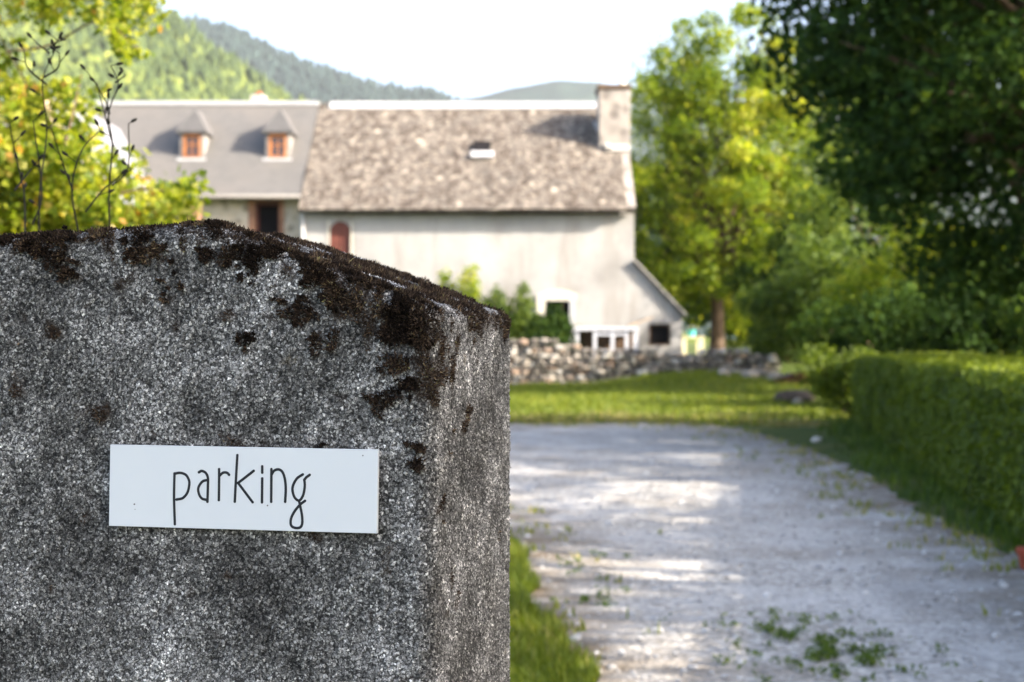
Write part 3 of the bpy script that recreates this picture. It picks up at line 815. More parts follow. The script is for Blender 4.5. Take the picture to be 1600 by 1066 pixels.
# shuttered window with a rounded head
a, b, z0, z1 = shw
mb = MB()
mb.box(a, b, D0+.22, D0+.26, z0, z1)
wn = mb.build("window", M['dark_room'], barn)
mid_ = (a+b)/2
for x0_, x1_ in ((a+.01, mid_-.012), (mid_+.012, b-.01)):
    n = 7
    poly = [(x0_, z0+.01), (x1_, z0+.01)]
    for k in range(n+1):
        x_ = x1_+(x0_-x1_)*k/n
        poly.append((x_, z1-.02-.22*((x_-mid_)/(b-a)*2)**2))
    mb = MB(); mb.prism_y(poly, D0+.06, D0+.11)
    for zz in (z0+.25, z0+.95): mb.box(x0_+.02, x1_-.02, D0+.035, D0+.058, zz, zz+.09)
    mb.build("shutter", M['wood_red'], wn)
n = 10; poly = [(a+.001, z1-.001), (a+.001, z1-.23)]+[(a+(b-a)*k/n, z1-.01-.22*((k/n-.5)*2)**2) for k in range(1, n)]+[(b-.001, z1-.23), (b-.001, z1-.001)]
MB().prism_y(poly, D0+.004, D0+.055).build("arch", M['stucco'], wn)
for x_ in (a-.06, b): MB().box(x_, x_+.06, D0-.02, D0+.1, z0, z1).build("jamb", M['pale_stone'], wn)
# doorway with pale surround
a, b, z0, z1 = door
mb = MB(); mb.box(a+.001, b-.001, D0+.30, D0+.36, z0, z1); dr = mb.build("doorway", M['dark_room'], barn)
n = 10; poly = [(a-.28, z1)]+[(a-.28+(b-a+.5)*k/n, z1+.20+.16*math.sin(math.pi*k/n)) for k in range(n+1)]+[(b+.22, z1)]
mb = MB(); mb.prism_y(poly, D0-.06, D0+.2); mb.build("lintel", M['pale_stone'], dr)
MB().box(a-.28, a, D0-.06, D0+.2, z0, z1-.002).build("jamb", M['pale_stone'], dr)
MB().box(b, b+.16, D0-.07, D0+.2, z0, z1-.002).build("jamb", M['zinc'], dr)
MB().box((a+b)/2+.12, (a+b)/2+.20, D0+.05, D0+.12, z0, z1-.002).build("door_post", M['brown_wood'], dr)
# lean-to on the right gable
lz0, lz1 = Z(413, D0), Z(492, D0); lx = X(1066, D0)
win = (X(1014, D0), X(1048, D0), Z(540, D0), Z(506, D0))
mb = MB()
def ltop(x): return lz0+(lz1-lz0)*(x-bx1)/(lx-bx1)
xs = [bx1+.002, win[0], win[1], lx]
for i, (xa, xb) in enumerate(zip(xs, xs[1:])):
    if i == 1:
        mb.prism_y([(xa, GY-.8), (xb, GY-.8), (xb, win[2]), (xa, win[2])], D0, D0+.4)
        mb.prism_y([(xa, win[3]), (xb, win[3]), (xb, ltop(xb)), (xa, ltop(xa))], D0, D0+.4)
    else: mb.prism_y([(xa, GY-.8), (xb, GY-.8), (xb, ltop(xb)), (xa, ltop(xa))], D0, D0+.4)
mb.prism_y([(lx-.4, GY-.8), (lx, GY-.8), (lx, ltop(lx)), (lx-.4, ltop(lx-.4))], D0+.4, D0+6)
lt = mb.build("lean_to", M['stucco'], barn)
MB().slab([(bx1+.003, D0-.12, lz0+.10), (lx+.10, D0-.12, ltop(lx+.1)+.10), (lx+.10, D0+6, ltop(lx+.1)+.10), (bx1+.003, D0+6, lz0+.10)], .09).build("roof", M['old_slate'], lt)
MB().slab([(bx1+.02, D0-.15, lz0+.15), (lx+.13, D0-.15, ltop(lx+.13)+.15), (lx+.13, D0-.02, ltop(lx+.13)+.15), (bx1+.02, D0-.02, lz0+.15)], .045).build("verge", M['mortar'], lt)
mb = MB(); mb.box(win[0]+.001, win[1]-.001, D0+.15, D0+.18, win[2], win[3]); lw = mb.build("window", M['dark_room'], lt)
ring(win[0]+.002, win[1]-.002, D0+.05, D0+.11, win[2]+.002, win[3]-.002, .06, .06, .05, .07).build("frame", M['brown_wood'], lw)
# gutter and pipe between the two houses
mb = MB()
mb.tube([(bx0-.05, D0+.3, eave_z+.35), (bx0-.05, D0-.08, eave_z+.1), (bx0-.03, D0-.08, eave_z-.2), (bx0-.03, D0-.08, GY)], .06, 10)
mb.build("downpipe", M['zinc'], barn)

# ------------------------------------------------------------------ farmhouse
F0 = 45.75
fx0, fx1 = X(-60, F0), bx0-.02
fey, fez = 45.2, Z(306, 45.2); fry, frz = 49.6, Z(163, 49.6)
def froof(y): return fez+(frz-fez)*(y-fey)/(fry-fey)
house = empty("farmhouse", ((fx0+fx1)/2, F0, GY), "grey slate roofed stone farmhouse with two hipped dormers", "house")
fw = (X(399, F0), X(437, F0), Z(420, F0), Z(316, F0))
mb = MB(); holed_wall(mb, fx0, fx1, GY-1, fez-.06, F0, .5, [fw])
mb.box(fx0, fx1, 53.0, 53.5, GY-1, fez-.06)
for xa, xb in ((fx0, fx0+.5),):
    vs = [(xa, F0+.5, GY-1), (xa, 53.0, GY-1), (xa, 53.0, froof(F0+.5)-.12), (xa, fry, frz-.12), (xa, F0+.5, froof(F0+.5)-.12)]
    vs += [(xb, b, c_) for _, b, c_ in vs]
    mb.add(vs, [(0,1,2,3,4), (9,8,7,6,5)]+[(i, (i+1) % 5, (i+1) % 5+5, i+5) for i in range(5)])
mb.build("wall", M['rubble'], house)
V, F = roof_sheet(fx0-.3, fx1-.12, fey, fez, fry, frz, .12, 60, 24, .008, 21)
V2, F2 = roof_sheet(fx0-.3, fx1-.12, 2*fry-fey, fez, fry+.004, frz, .12, 12, 6, .008, 23)
F2 = [tuple(reversed(f)) for f in F2]
link("roof", mesh_np("roof", V+V2, F+[tuple(i+len(V) for i in f) for f in F2]), M['new_slate'], house)
MB().box(fx0-.3, fx1-.12, fry-.13, fry+.13, frz-.06, frz+.09).build("ridge_cap", M['grey_zinc'], house, bevel=.02)
mb = MB(); mb.tube([(fx0-.3, fey-.03, fez-.03), (fx1-.1, fey-.03, fez-.03)], .07, 10); mb.build("gutter", M['dark_zinc'], house, smooth=True)
mb = MB(); cx = X(404, 50); mb.box(cx-.24, cx+.24, 49.75, 50.3, frz-.4, Z(150, 50)); c1 = mb.build("chimney", M['mortar'], house, bevel=.02)
mb = MB(); mb.tube([(cx, 50, Z(150, 50)-.01), (cx, 50, Z(144, 50))], .11, 12); mb.build("chimney_pot", M['terracotta'], c1)
a, b, z0, z1 = fw
mb = MB(); mb.box(a+.001, b-.001, F0+.32, F0+.36, z0, z1); wn = mb.build("window", M['dark_room'], house)
ring(a-.22, b+.14, F0-.03, F0+.2, z0-.1, z1+.13, .22, .14, .1, .13).build("surround", M['brick'], wn)
ring(a+.002, b-.002, F0+.202, F0+.27, z0+.002, z1-.002, .08, .08, .08, .08).build("frame", M['wood_red'], wn)
def dormer(pcx, glass):
    yf = 46.95; cx = X(pcx, yf); hw = .395
    z0, z1 = Z(249, yf), Z(205, yf)
    yb = fey+(z1+.1-fez)*(fry-fey)/(frz-fez)
    mb = MB()
    for xa, xb in ((cx-hw, cx-hw+.10), (cx+hw-.10, cx+hw)):
        vs = [(xa, yf, froof(yf)-.1), (xa, yb+.1, froof(yb+.1)-.1), (xa, yb+.1, z1), (xa, yf, z1)]
        vs += [(xb, q, r_) for _, q, r_ in vs]
        mb.add(vs, [(0,1,2,3), (7,6,5,4)]+[(i, (i+1) % 4, (i+1) % 4+4, i+4) for i in range(4)])
    mb.box(cx-hw+.05, cx+hw-.05, yf+.14, yf+.19, froof(yf+.15), z1-.02)
    d_ = mb.build("dormer", M['cheek'], house)
    # hipped roof
    ov = .12; za = Z(170, 47.5); yr = 47.5; ybk = fey+(za-fez)*(fry-fey)/(frz-fez)+.1
    e = [(cx-hw-ov, yf-ov, z1), (cx+hw+ov, yf-ov, z1), (cx+hw+ov, yb+.1, z1), (cx-hw-ov, yb+.1, z1), (cx, yr, za), (cx, ybk, za)]
    e2 = [(x_, y_, z_-.07) for x_, y_, z_ in e[:4]]
    mb = MB(); mb.add(e+e2, [(0,1,4), (1,2,5,4), (3,0,4,5), (2,3,5), (6,9,8,7), (0,6,7,1), (1,7,8,2), (2,8,9,3), (3,9,6,0)])
    mb.build("dormer_roof", M['dormer_slate'], d_)
    MB().box(cx-hw+.101, cx+hw-.101, yf+.10, yf+.13, z0+.03, z1-.07).build("window_pane", glass, d_)
    x0, x1 = cx-hw+.101, cx+hw-.101
    mb = ring(x0, x1, yf-.02, yf+.08, z0+.022, z1-.08, .10, .10, .08, .11)
    mb.box(cx-.02, cx+.02, yf+.01, yf+.07, z0+.08, z1-.17); mb.box(x0+.09, x1-.09, yf+.015, yf+.065, (z0+z1)/2, (z0+z1)/2+.03)
    mb.build("window_frame", M['wood_orange'], d_)
    MB().box(cx-hw-.08, cx+hw+.08, yf-.16, yf-.021, z0-.08, z0+.02).build("sill", M['grey_zinc'], d_)
    return d_
dormer(300, M['glass']); dormer(434, M['glass'])

# ------------------------------------------------------------------ garden shed behind the vine
sh = empty("garden_shed", (X(80, 22), 24, 0), "steep pale roofed wooden garden shed half hidden behind the yellow-green vine", "shed")
sx, sy = X(62, 22), 22.0
ap = (sx, Z(140, 22)); er = (X(187, 22), Z(372, 22)); el = (2*ap[0]-er[0], er[1])
mb = MB(); mb.prism_y([(el[0]+.15, 0), (er[0]-.15, 0), (er[0]-.15, er[1]+.1), (ap[0], ap[1]-.1), (el[0]+.15, er[1]+.1)], sy+.15, sy+4.1); mb.build("wall", M['brown_wood'], sh)
mb = MB()
mb.slab([(ap[0], sy, ap[1]), (er[0], sy, er[1]), (er[0], sy+4.3, er[1]), (ap[0], sy+4.3, ap[1])], -.06)
mb.slab([(ap[0], sy+4.3, ap[1]+.003), (el[0], sy+4.3, el[1]), (el[0], sy, el[1]), (ap[0], sy, ap[1]+.003)], -.06)
mb.build("roof", M['white_roof'], sh)
for e_ in (el, er):
    mb = MB(); mb.tube([(ap[0], sy-.05, ap[1]-.05), (e_[0], sy-.05, e_[1]-.05)], .07, 4); mb.build("bargeboard", M['pale_wood'], sh)
# low brick pier seen beside the vine
mb = MB(); mb.box(X(280, 24), X(307, 24), 24, 24.4, 0, Z(318, 24))
pr = mb.build("brick_pier", M['brick'], None, bevel=.02)
props(pr, "orange-brown brick pier between the vine and the farmhouse", "pier")

# ------------------------------------------------------------------ dry stone wall
def stone(mb_v, mb_f, mb_r, c, s, rot, col, bv, bf):
    p = bv*(1+.16*rng.normal(size=(len(bv), 1)))
    p = np.sign(p)*np.abs(p)**.75
    p = p*np.asarray(s)
    ca, sa = math.cos(rot), math.sin(rot)
    q = p.copy(); q[:, 0] = p[:, 0]*ca-p[:, 2]*sa; q[:, 2] = p[:, 0]*sa+p[:, 2]*ca
    mb_f.append(bf+sum(len(a) for a in mb_v)); mb_v.append(q+np.asarray(c)); mb_r.append(np.full(len(bf), col))
bm = bmesh.new(); bmesh.ops.create_icosphere(bm, subdivisions=2, radius=1)
IV = np.array([v.co for v in bm.verts]); IF = np.array([[v.index for v in f.verts] for f in bm.faces]); bm.free()
def wall_top(x): return 1.53-.38*sm(.4, 3.0, x)+.04*math.sin(x*2.3)
def stone_wall():
    root = empty("dry_stone_wall", (0, WALL_Y+.25, 0), "rough dry stone wall of pale field stones below the barn", "wall")
    n0 = 0; vs, fs, rs = [], [], []; cnt = 0
    z = .05
    while z < 1.6:
        hrow = random.uniform(.09, .19); x = -11.0
        while x < 7.7:
            wd_ = random.uniform(.10, .38); zt = wall_top(x)
            g0 = gz(x, WALL_Y-.15)
            if z+hrow*.5 < zt and z+hrow > g0-.1:
                p = IV*(1+.10*rng.normal(size=(len(IV), 1))); p = np.sign(p)*np.abs(p)**.7
                p = p*np.array([wd_*.47, random.uniform(.12, .22), hrow*.50])
                a = random.uniform(-.12, .12); q = p.copy()
                q[:, 0] = p[:, 0]*math.cos(a)-p[:, 2]*math.sin(a); q[:, 2] = p[:, 0]*math.sin(a)+p[:, 2]*math.cos(a)
                q += np.array([x+wd_*.5, WALL_Y+.08+random.uniform(-.08, .05), z+hrow*.5+random.uniform(-.02, .02)])
                vs.append(q); fs.append(IF+cnt); rs.append(np.full(len(IF), random.random())); cnt += len(IV)
            x += wd_*.97
        z += hrow*.95
    link("stonework", mesh_np("stonework", np.concatenate(vs), np.concatenate(fs), np.concatenate(rs)), M['field_stone'], root)
    mb = MB(); xs = np.linspace(-11, 7.6, 40)
    for a, b in zip(xs, xs[1:]):
        t = min(wall_top(a), wall_top(b))-.10; mb.box(a, b, WALL_Y+.10, WALL_Y+.5, -.2, t)
    mb.build("core", plain("wall_core", (.05, .042, .035), .95, .4, 6, .4), root)
stone_wall()

M['shaded_stone'] = plain('shaded_stone', (.055, .045, .038), .9, .4, 5, .5)  # boulder's shade is put into this darker stone colour
def rock(name, label, p, s, col, group=None, cat="rock", mat='field_stone'):
    V = IV*(1+.16*rng.normal(size=(len(IV), 1))); V = np.sign(V)*np.abs(V)**.8*np.asarray(s)
    V[:, 2] = np.maximum(V[:, 2], -s[2]*.55)+s[2]*.45
    o = link(name, mesh_np(name, V, IF, np.full(len(IF), col)), M[mat]); o.location = p
    return props(o, label, cat, group)
for px, py, D, s, col, lab in (
    (1131, 591, 39.6, (.18, .16, .14), .6, "small pale yellowish stone alone in the grass before the wall"),
    (1150, 586, 40.6, (.34, .2, .12), .35, "flat grey fallen stone at the foot of the dark wall"),
    (1172, 598, 39.2, (.22, .2, .17), .5, "rounded brownish stone among the rubble by the dark wall"),
    (1188, 588, 39.8, (.32, .2, .16), .3, "dark tilted rubble stone below the shaded end of wall"),
    (1212, 598, 38.6, (.24, .2, .18), .42, "greyish rubble stone farthest along toward the leaf heap"),
    (1240, 594, 38.4, (.30, .25, .18), .15, "dark brown stone half covered by the dry leaf heap")):
    x = X(px, D); rock("rubble_stone", lab, (x, D, gz(x, D)), s, col, "stones fallen from the wall")
x = X(1241, 31.5); rock("boulder", "dark squat boulder at the lawn edge near the hedge", (x, 31.5, gz(x, 31.5)), (.44, .33, .22), .02, cat="boulder", mat='shaded_stone')
x = X(1246, 30.9); rock("pale_stone", "small pale stone leaning on the dark boulder", (x, 30.9, gz(x, 30.9)), (.11, .10, .10), .5, cat="stone")
rock("pale_stone", "tiny white stone on the gravel edge near the hedge", (X(1276, 20.4), 20.4, .006), (.075, .07, .05), 1.0, cat="stone")

# dry leaf heap
n = 1500; c0 = (X(1258, 38), 38.0)
px_ = rng.normal(c0[0], .38, n); py_ = rng.normal(c0[1], .45, n)
hz_ = np.array([gz(a, b) for a, b in zip(px_, py_)])+np.exp(-((px_-c0[0])**2+(py_-c0[1])**2)/.35)*.32*rng.uniform(.2, 1, n)+.02
V, F, rn = leaves(np.stack([px_, py_, hz_], 1), .10, up=1.0)
o = link("leaf_litter", mesh_np("leaf_litter", V, F, rn), M['dry_leaf']); props(o, "heap of rusty brown dead leaves by the end of stone wall", "dead leaves", kind="stuff")

# ------------------------------------------------------------------ white slatted crate on the terrace
cy0 = 43.2
x0, x1 = X(902, cy0), X(994, cy0); z0, z1 = .86, Z(511, cy0)
cr = empty("slatted_crate", ((x0+x1)/2, cy0, .86), "long white slatted wooden crate standing behind the stone wall", "crate", rz=0)
mb = MB()
nb = 4; bw = (x1-x0)
xs_ = [x0+bw*t for t in (0, .30, .60, .84, 1)]
for q in xs_:
    for yy in (cy0, cy0+.75): MB().box(q-.05, q+.05, yy, yy+.06, z0, z1-.1).build("post", M['white_paint'], cr)
for zz in (z0+.06, z0+.24, z1-.26):
    for a_, b_ in ((xs_[1], xs_[2]), (xs_[2], xs_[3])): MB().box(a_+.051, b_-.051, cy0+.01, cy0+.05, zz, zz+.09).build("slat", M['white_paint'], cr)
for a_, b_ in zip(xs_, xs_[1:]): MB().box(a_+.051, b_-.051, cy0+.008, cy0+.052, z0+.0, z0+.055).build("slat", M['white_paint'], cr)
mb = MB(); mb.box(x0-.08, x1+.08, cy0-.05, cy0+.9, z1-.099, z1); mb.build("top_board", M['white_paint'], cr)
MB().box(x0+.06, x1-.06, cy0+.5, cy0+.55, z0, z1-.11).build("back_panel", M['brown_wood'], cr)
mb = MB(); mb.slab([(x1-.2, cy0+.2, z1+.05), (x1+.55, cy0+.2, z1+.32), (x1+.55, cy0+1.2, z1+.32), (x1-.2, cy0+1.2, z1+.05)], .04)
pl = mb.build("plank", M['pale_wood']); props(pl, "sloping bare wooden plank lying across the end of the white crate", "plank")

# garden table with a turquoise bucket beyond the lean-to
ty = 50.0; tx0, tx1 = X(1063, ty), X(1101, ty); tz = Z(526, ty)
tb = empty("garden_table", ((tx0+tx1)/2, ty, .85), "small cream garden table in sunlight beyond the barn's lean-to", "table")
MB().box(tx0, tx1, ty, ty+.6, tz-.05, tz).build("tabletop", M['cream_cloth'], tb)
for a_ in (tx0+.02, tx1-.22):
    for b_ in (ty+.02, ty+.48): MB().box(a_, a_+.20, b_, b_+.10, .85, tz-.052).build("leg", M['cream_cloth'], tb)
bk = empty("bucket", ((tx0+tx1)/2, ty+.3, tz), "turquoise bucket standing on the cream garden table", "bucket")
mb = MB(); c_ = Vector(((tx0+tx1)/2, ty+.3, tz+.001)); mb.tube([c_, c_+Vector((0, 0, .24))], [.11, .15], 16); mb.build("body", M['turquoise'], bk)
mb = MB(); mb.tube([c_+Vector((.15*math.cos(t), 0, .24+.13*math.sin(t))) for t in np.linspace(0, math.pi, 9)], .008, 6); mb.build("handle", M['zinc'], bk)

# terracotta pot by the hedge foot
c_ = Vector((X(1609, 9.0), 9.0, 0))
pt = empty("flower_pot", c_, "orange-red terracotta pot at the foot of the hedge", "flower pot")
mb = MB(); mb.tube([c_+Vector((0, 0, .004)), c_+Vector((0, 0, .11))], [.055, .075], 18); mb.build("body", M['terracotta'], pt, smooth=False)
mb = MB(); mb.tube([c_+Vector((0, 0, .111)), c_+Vector((0, 0, .14))], .085, 18); mb.build("rim", M['terracotta'], pt)

# ------------------------------------------------------------------ hedge
def hedge():
    a = np.array([2.9, 4.6]); b = np.array([6.15, 25.3]); u = (b-a)/np.linalg.norm(b-a); nrm = np.array([u[1], -u[0]])   # to the right
    Ln = np.linalg.norm(b-a); TH, H = 2.0, 1.20
    root = empty("clipped_hedge", (float((a+b)[0]/2), float((a+b)[1]/2), 0), "long waist-high clipped green hedge along the right side of the drive", "hedge")
    def at(l, w_, z): return np.stack([a[0]+u[0]*l+nrm[0]*w_, a[1]+u[1]*l+nrm[1]*w_, z], 1)
    N1, N2, N3 = 52000, 26000, 8000
    l = rng.uniform(0, Ln, N1); z = rng.uniform(.02, H, N1)
    wob = np.array([mnoise.noise((q*1.2, r_*2.2, 1.0)) for q, r_ in zip(l, z)])*.10+np.array([mnoise.noise((q*4, r_*5, 3.0)) for q, r_ in zip(l, z)])*.05
    P1 = at(l, -.02+wob+rng.normal(0, .03, N1)-.05*(1-z/H), z); O1 = np.tile(np.array([-nrm[0], -nrm[1], .2])*1.3, (N1, 1))
    l = rng.uniform(0, Ln, N2); w_ = rng.uniform(-.03, TH, N2)
    P2 = at(l, w_, H+rng.normal(0, .018, N2)+np.array([mnoise.noise((q*1.1, r_*1.1, 7.0)) for q, r_ in zip(l, w_)])*.03); O2 = np.tile(np.array([0, 0, 1.5]), (N2, 1))
    w_ = rng.uniform(0, TH, N3); P3 = at(np.where(rng.uniform(0, 1, N3) < .5, Ln, 0)+rng.normal(0, .05, N3), w_, rng.uniform(0, H, N3)); O3 = np.zeros((N3, 3))
    l = rng.uniform(0, Ln, 2600); w_ = np.where(rng.uniform(0, 1, 2600) < .5, -.06, rng.uniform(0, TH, 2600))
    P4 = at(l, w_-rng.uniform(0, .07, 2600)*(w_ < 0), np.where(w_ < 0, rng.uniform(.1, H, 2600), H+rng.exponential(.035, 2600))); O4 = np.tile(np.array([0, 0, .6]), (2600, 1))
    Pt = np.concatenate([P1, P2, P3, P4]); O = np.concatenate([O1, O2, O3, O4])
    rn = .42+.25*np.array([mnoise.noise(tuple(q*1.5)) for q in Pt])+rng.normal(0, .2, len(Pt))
    rn[N1:N1+N2] += .5  # paler top leaves: light on the hedge top is put into their colour
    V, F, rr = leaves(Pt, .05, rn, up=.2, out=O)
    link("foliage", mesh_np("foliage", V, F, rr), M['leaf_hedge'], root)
    mb = MB(); c8 = []
    for z in (0, H-.05):
        for l_, w2 in ((.05, .07), (Ln-.08, .07), (Ln-.08, TH-.05), (.05, TH-.05)): c8.append(tuple(at(np.array([l_]), np.array([w2]), np.array([z]))[0]))
    mb.add(c8, [(0,1,2,3), (7,6,5,4), (0,4,5,1), (1,5,6,2), (2,6,7,3), (3,7,4,0)])
    mb.build("core", M['hedge_core'], root)
hedge()

# ------------------------------------------------------------------ trees
warm_branch = lambda mb: mb.tube([Vector((X(1150, 54), 54, 10.5)), Vector((X(1154, 54), 54, 13)), Vector((X(1148, 54), 54, 15.2))], [.05, .035, .01], 5)
gap = lambda C: ~((C[:, 2] < 3.3) & (np.abs(C[:, 0]-7.75) < .7) & (C[:, 1] < 54.6))
make_tree("broadleaf_tree", "sunlit yellow-green leafy tree with forked trunk beside the barn", (7.75, 54, .8), 3.4, .27, (8.15, 54, 7.8), (4.75, 3.4, 6.2), 265, (.38, .8), 64000, .17, M['leaf_bright'], M['bark_brown'], limbs=30, extra=warm_branch, trunk_gap=gap)
make_tree("broadleaf_tree", "low bright tree behind the sunlit tree and the barn's right corner", (10.6, 60, .8), 3.2, .22, (9.6, 60, 5.2), (4.4, 2.6, 3.6), 60, (.6, 1.1), 22000, .24, M['leaf_mid'], M['bark'], limbs=12)
G = "dark shade trees along the right of the drive"
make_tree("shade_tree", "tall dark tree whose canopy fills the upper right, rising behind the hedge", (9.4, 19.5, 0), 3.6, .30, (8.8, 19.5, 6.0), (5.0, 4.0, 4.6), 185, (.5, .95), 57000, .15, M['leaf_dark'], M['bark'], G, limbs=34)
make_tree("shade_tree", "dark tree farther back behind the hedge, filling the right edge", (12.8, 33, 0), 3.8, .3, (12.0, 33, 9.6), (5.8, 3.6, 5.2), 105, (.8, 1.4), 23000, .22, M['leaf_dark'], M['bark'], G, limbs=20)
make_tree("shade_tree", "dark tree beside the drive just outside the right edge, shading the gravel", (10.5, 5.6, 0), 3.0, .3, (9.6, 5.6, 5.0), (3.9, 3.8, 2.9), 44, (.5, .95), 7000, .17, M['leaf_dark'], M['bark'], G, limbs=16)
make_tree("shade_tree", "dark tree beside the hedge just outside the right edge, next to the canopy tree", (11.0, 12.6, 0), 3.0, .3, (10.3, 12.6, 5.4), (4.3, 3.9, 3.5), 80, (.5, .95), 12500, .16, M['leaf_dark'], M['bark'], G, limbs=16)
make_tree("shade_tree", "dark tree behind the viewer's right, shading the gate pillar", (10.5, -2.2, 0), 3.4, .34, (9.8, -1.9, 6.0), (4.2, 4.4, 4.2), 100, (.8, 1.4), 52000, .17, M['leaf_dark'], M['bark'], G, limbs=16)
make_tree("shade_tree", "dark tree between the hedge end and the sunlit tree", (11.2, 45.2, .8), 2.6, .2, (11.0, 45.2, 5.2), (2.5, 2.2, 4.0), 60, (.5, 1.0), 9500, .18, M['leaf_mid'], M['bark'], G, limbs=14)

def bush(label, px, D, zc, rx, rz, n, nl, ls, mat, group="undergrowth bushes below the shade trees"):
    x = X(px, D); g = gz(x, D)
    C, rr = crown_blobs((x, D, zc), (rx, rx*.8, rz), n, .35*rx**.5, .62*rx**.5, .3)
    C[:, 2] = np.maximum(C[:, 2], g+.3)
    shrub("bush", label, (x, D, g), np.c_[C, rr], nl, ls, mat, group, "bush")
bush("sunny yellow-green bush behind the hedge, under the dark canopy", 1420, 37, 2.9, 2.2, 1.7, 26, 6500, .17, M['leaf_bright'])
bush("light green bush behind the hedge nearest the right edge", 1570, 38, 3.0, 2.2, 1.9, 24, 7000, .17, M['leaf_bright'])
bush("loose green bush just left of the hedge end, below the dark tree", 1292, 41, 2.9, 1.8, 1.9, 24, 4200, .16, M['leaf_mid'])
bush("leafy green bush at the far end of the hedge", 1322, 26.4, .7, .7, .7, 16, 6000, .09, M['leaf_hedge'])
bush("dark overhanging bush above the shaded end of stone wall", 1232, 42.6, 2.1, 1.5, 1.2, 18, 7000, .15, M['leaf_mid'])
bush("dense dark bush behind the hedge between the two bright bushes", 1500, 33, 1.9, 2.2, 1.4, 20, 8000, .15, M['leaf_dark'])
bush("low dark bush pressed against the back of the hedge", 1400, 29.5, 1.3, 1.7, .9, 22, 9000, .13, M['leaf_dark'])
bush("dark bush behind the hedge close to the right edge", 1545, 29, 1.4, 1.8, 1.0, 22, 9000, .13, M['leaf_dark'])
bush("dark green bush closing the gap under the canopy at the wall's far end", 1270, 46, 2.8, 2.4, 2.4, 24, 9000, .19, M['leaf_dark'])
bush("bright bush beyond the sunlit trunk, under the trees", 1215, 58, 3.4, 3.2, 2.6, 34, 10000, .20, M['leaf_bright'])

# shrubs against the barn
def feather(label, px, D, ztop, r, n, mat, ls=.13):
    x = X(px, D); g = .85
    zs = np.linspace(g+.25, ztop-.1, 9)
    B = [(x+random.uniform(-.12, .12), D+random.uniform(-.1, .1), z, max(.14, 1.5*r*(1-.75*((z-g)/(ztop-g))**1.6))) for z in zs]
    shrub("garden_shrub", label, (x, D, g), B, n, ls, mat, "upright shrubs in front of the barn", "shrub", up=.9, stems=3)
feather("tall feathery light green shrub against the barn, second from the pillar", 735, 43.4, Z(418, 43.4), .62, 4200, M['leaf_bright'])
feather("feathery light green shrub against the barn, directly above the pillar's slope", 692, 43.5, Z(424, 43.5), .5, 3200, M['leaf_bright'])
feather("lower light green shrub right of the tallest feathery one", 776, 43.3, Z(452, 43.3), .6, 3600, M['leaf_mid'])
feather("mid green shrub with narrow top left of the barn doorway", 814, 43.3, Z(446, 43.3), .55, 3600, M['leaf_mid'])
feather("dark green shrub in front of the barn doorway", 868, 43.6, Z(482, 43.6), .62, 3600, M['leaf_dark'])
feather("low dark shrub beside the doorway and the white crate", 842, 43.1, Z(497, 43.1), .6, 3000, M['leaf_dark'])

# ------------------------------------------------------------------ vine and weeds on the left
def vine():
    D = 7.0; B = []
    def cl(px, py, r, dz=.35): B.append((X(px, D), D+random.uniform(-dz, dz), Z(py, D), r))
    for _ in range(110): cl(random.uniform(-160, 225), random.uniform(235, 420), random.uniform(.06, .14))
    for _ in range(44): cl(random.uniform(-160, 120), random.uniform(115, 240), random.uniform(.05, .12))
    for _ in range(22): cl(random.uniform(205, 298), random.uniform(285, 400), random.uniform(.04, .09))
    for _ in range(40): cl(random.uniform(-150, 215), random.uniform(-90, 34), random.uniform(.05, .12))
    for t in np.linspace(0, 1, 10): cl(150+60*t+random.uniform(-15, 15), 20+60*t, .05)
    for t in np.linspace(0, 1, 9): cl(137+random.uniform(-6, 6), 130+110*t, .035)
    for t in np.linspace(0, 1, 5): cl(10+random.uniform(-6, 6), 60+80*t, .05)
    for _ in range(40): B.append((random.uniform(-3.3, -1.55), D+random.uniform(-.4, .4), random.uniform(.2, 1.9), random.uniform(.08, .14)))
    B = np.array(B)
    base = (-2.4, D+.1, 0)
    root = empty("vine_shrub", base, "yellow-green vine shrub with some orange leaves beyond the pillar's left", "shrub")
    n = 19500
    pts, k, d = blob_points(B[:, :3], B[:, 3]*1.45, n, .1, 1.0)
    rnd = .45+rng.normal(0, .13, len(B))[k]+rng.normal(0, .25, n)
    V, F, rn = leaves(pts, .045, rnd, up=.3, aspect=.85)
    link("foliage", mesh_np("foliage", V, F, rn), M['leaf_vine'], root)
    mb = MB()
    def cane(pxs):
        pts = catmull([Vector((X(a, D), D+random.uniform(-.2, .2), Z(b_, D))) for a, b_ in pxs], 6)
        mb.tube([Vector(base)+Vector((random.uniform(-.3, .3), 0, 0))]+pts, [.018]+[.011-.008*i/len(pts) for i in range(len(pts))], 6)
    cane([(-90, 420), (-60, 200), (-20, 90), (60, 60), (150, 30), (215, 75)])
    cane([(60, 400), (100, 300), (130, 200), (138, 125)])
    cane([(-40, 400), (10, 250), (30, 150), (15, 60)])
    cane([(150, 420), (185, 320), (230, 300), (285, 305)])
    cane([(-120, 400), (-130, 150), (-80, 0), (60, -60), (190, -20)])
    cane([(0, 400), (60, 280), (90, 220)])
    mb.build("stem", M['bark'], root, smooth=True)
vine()
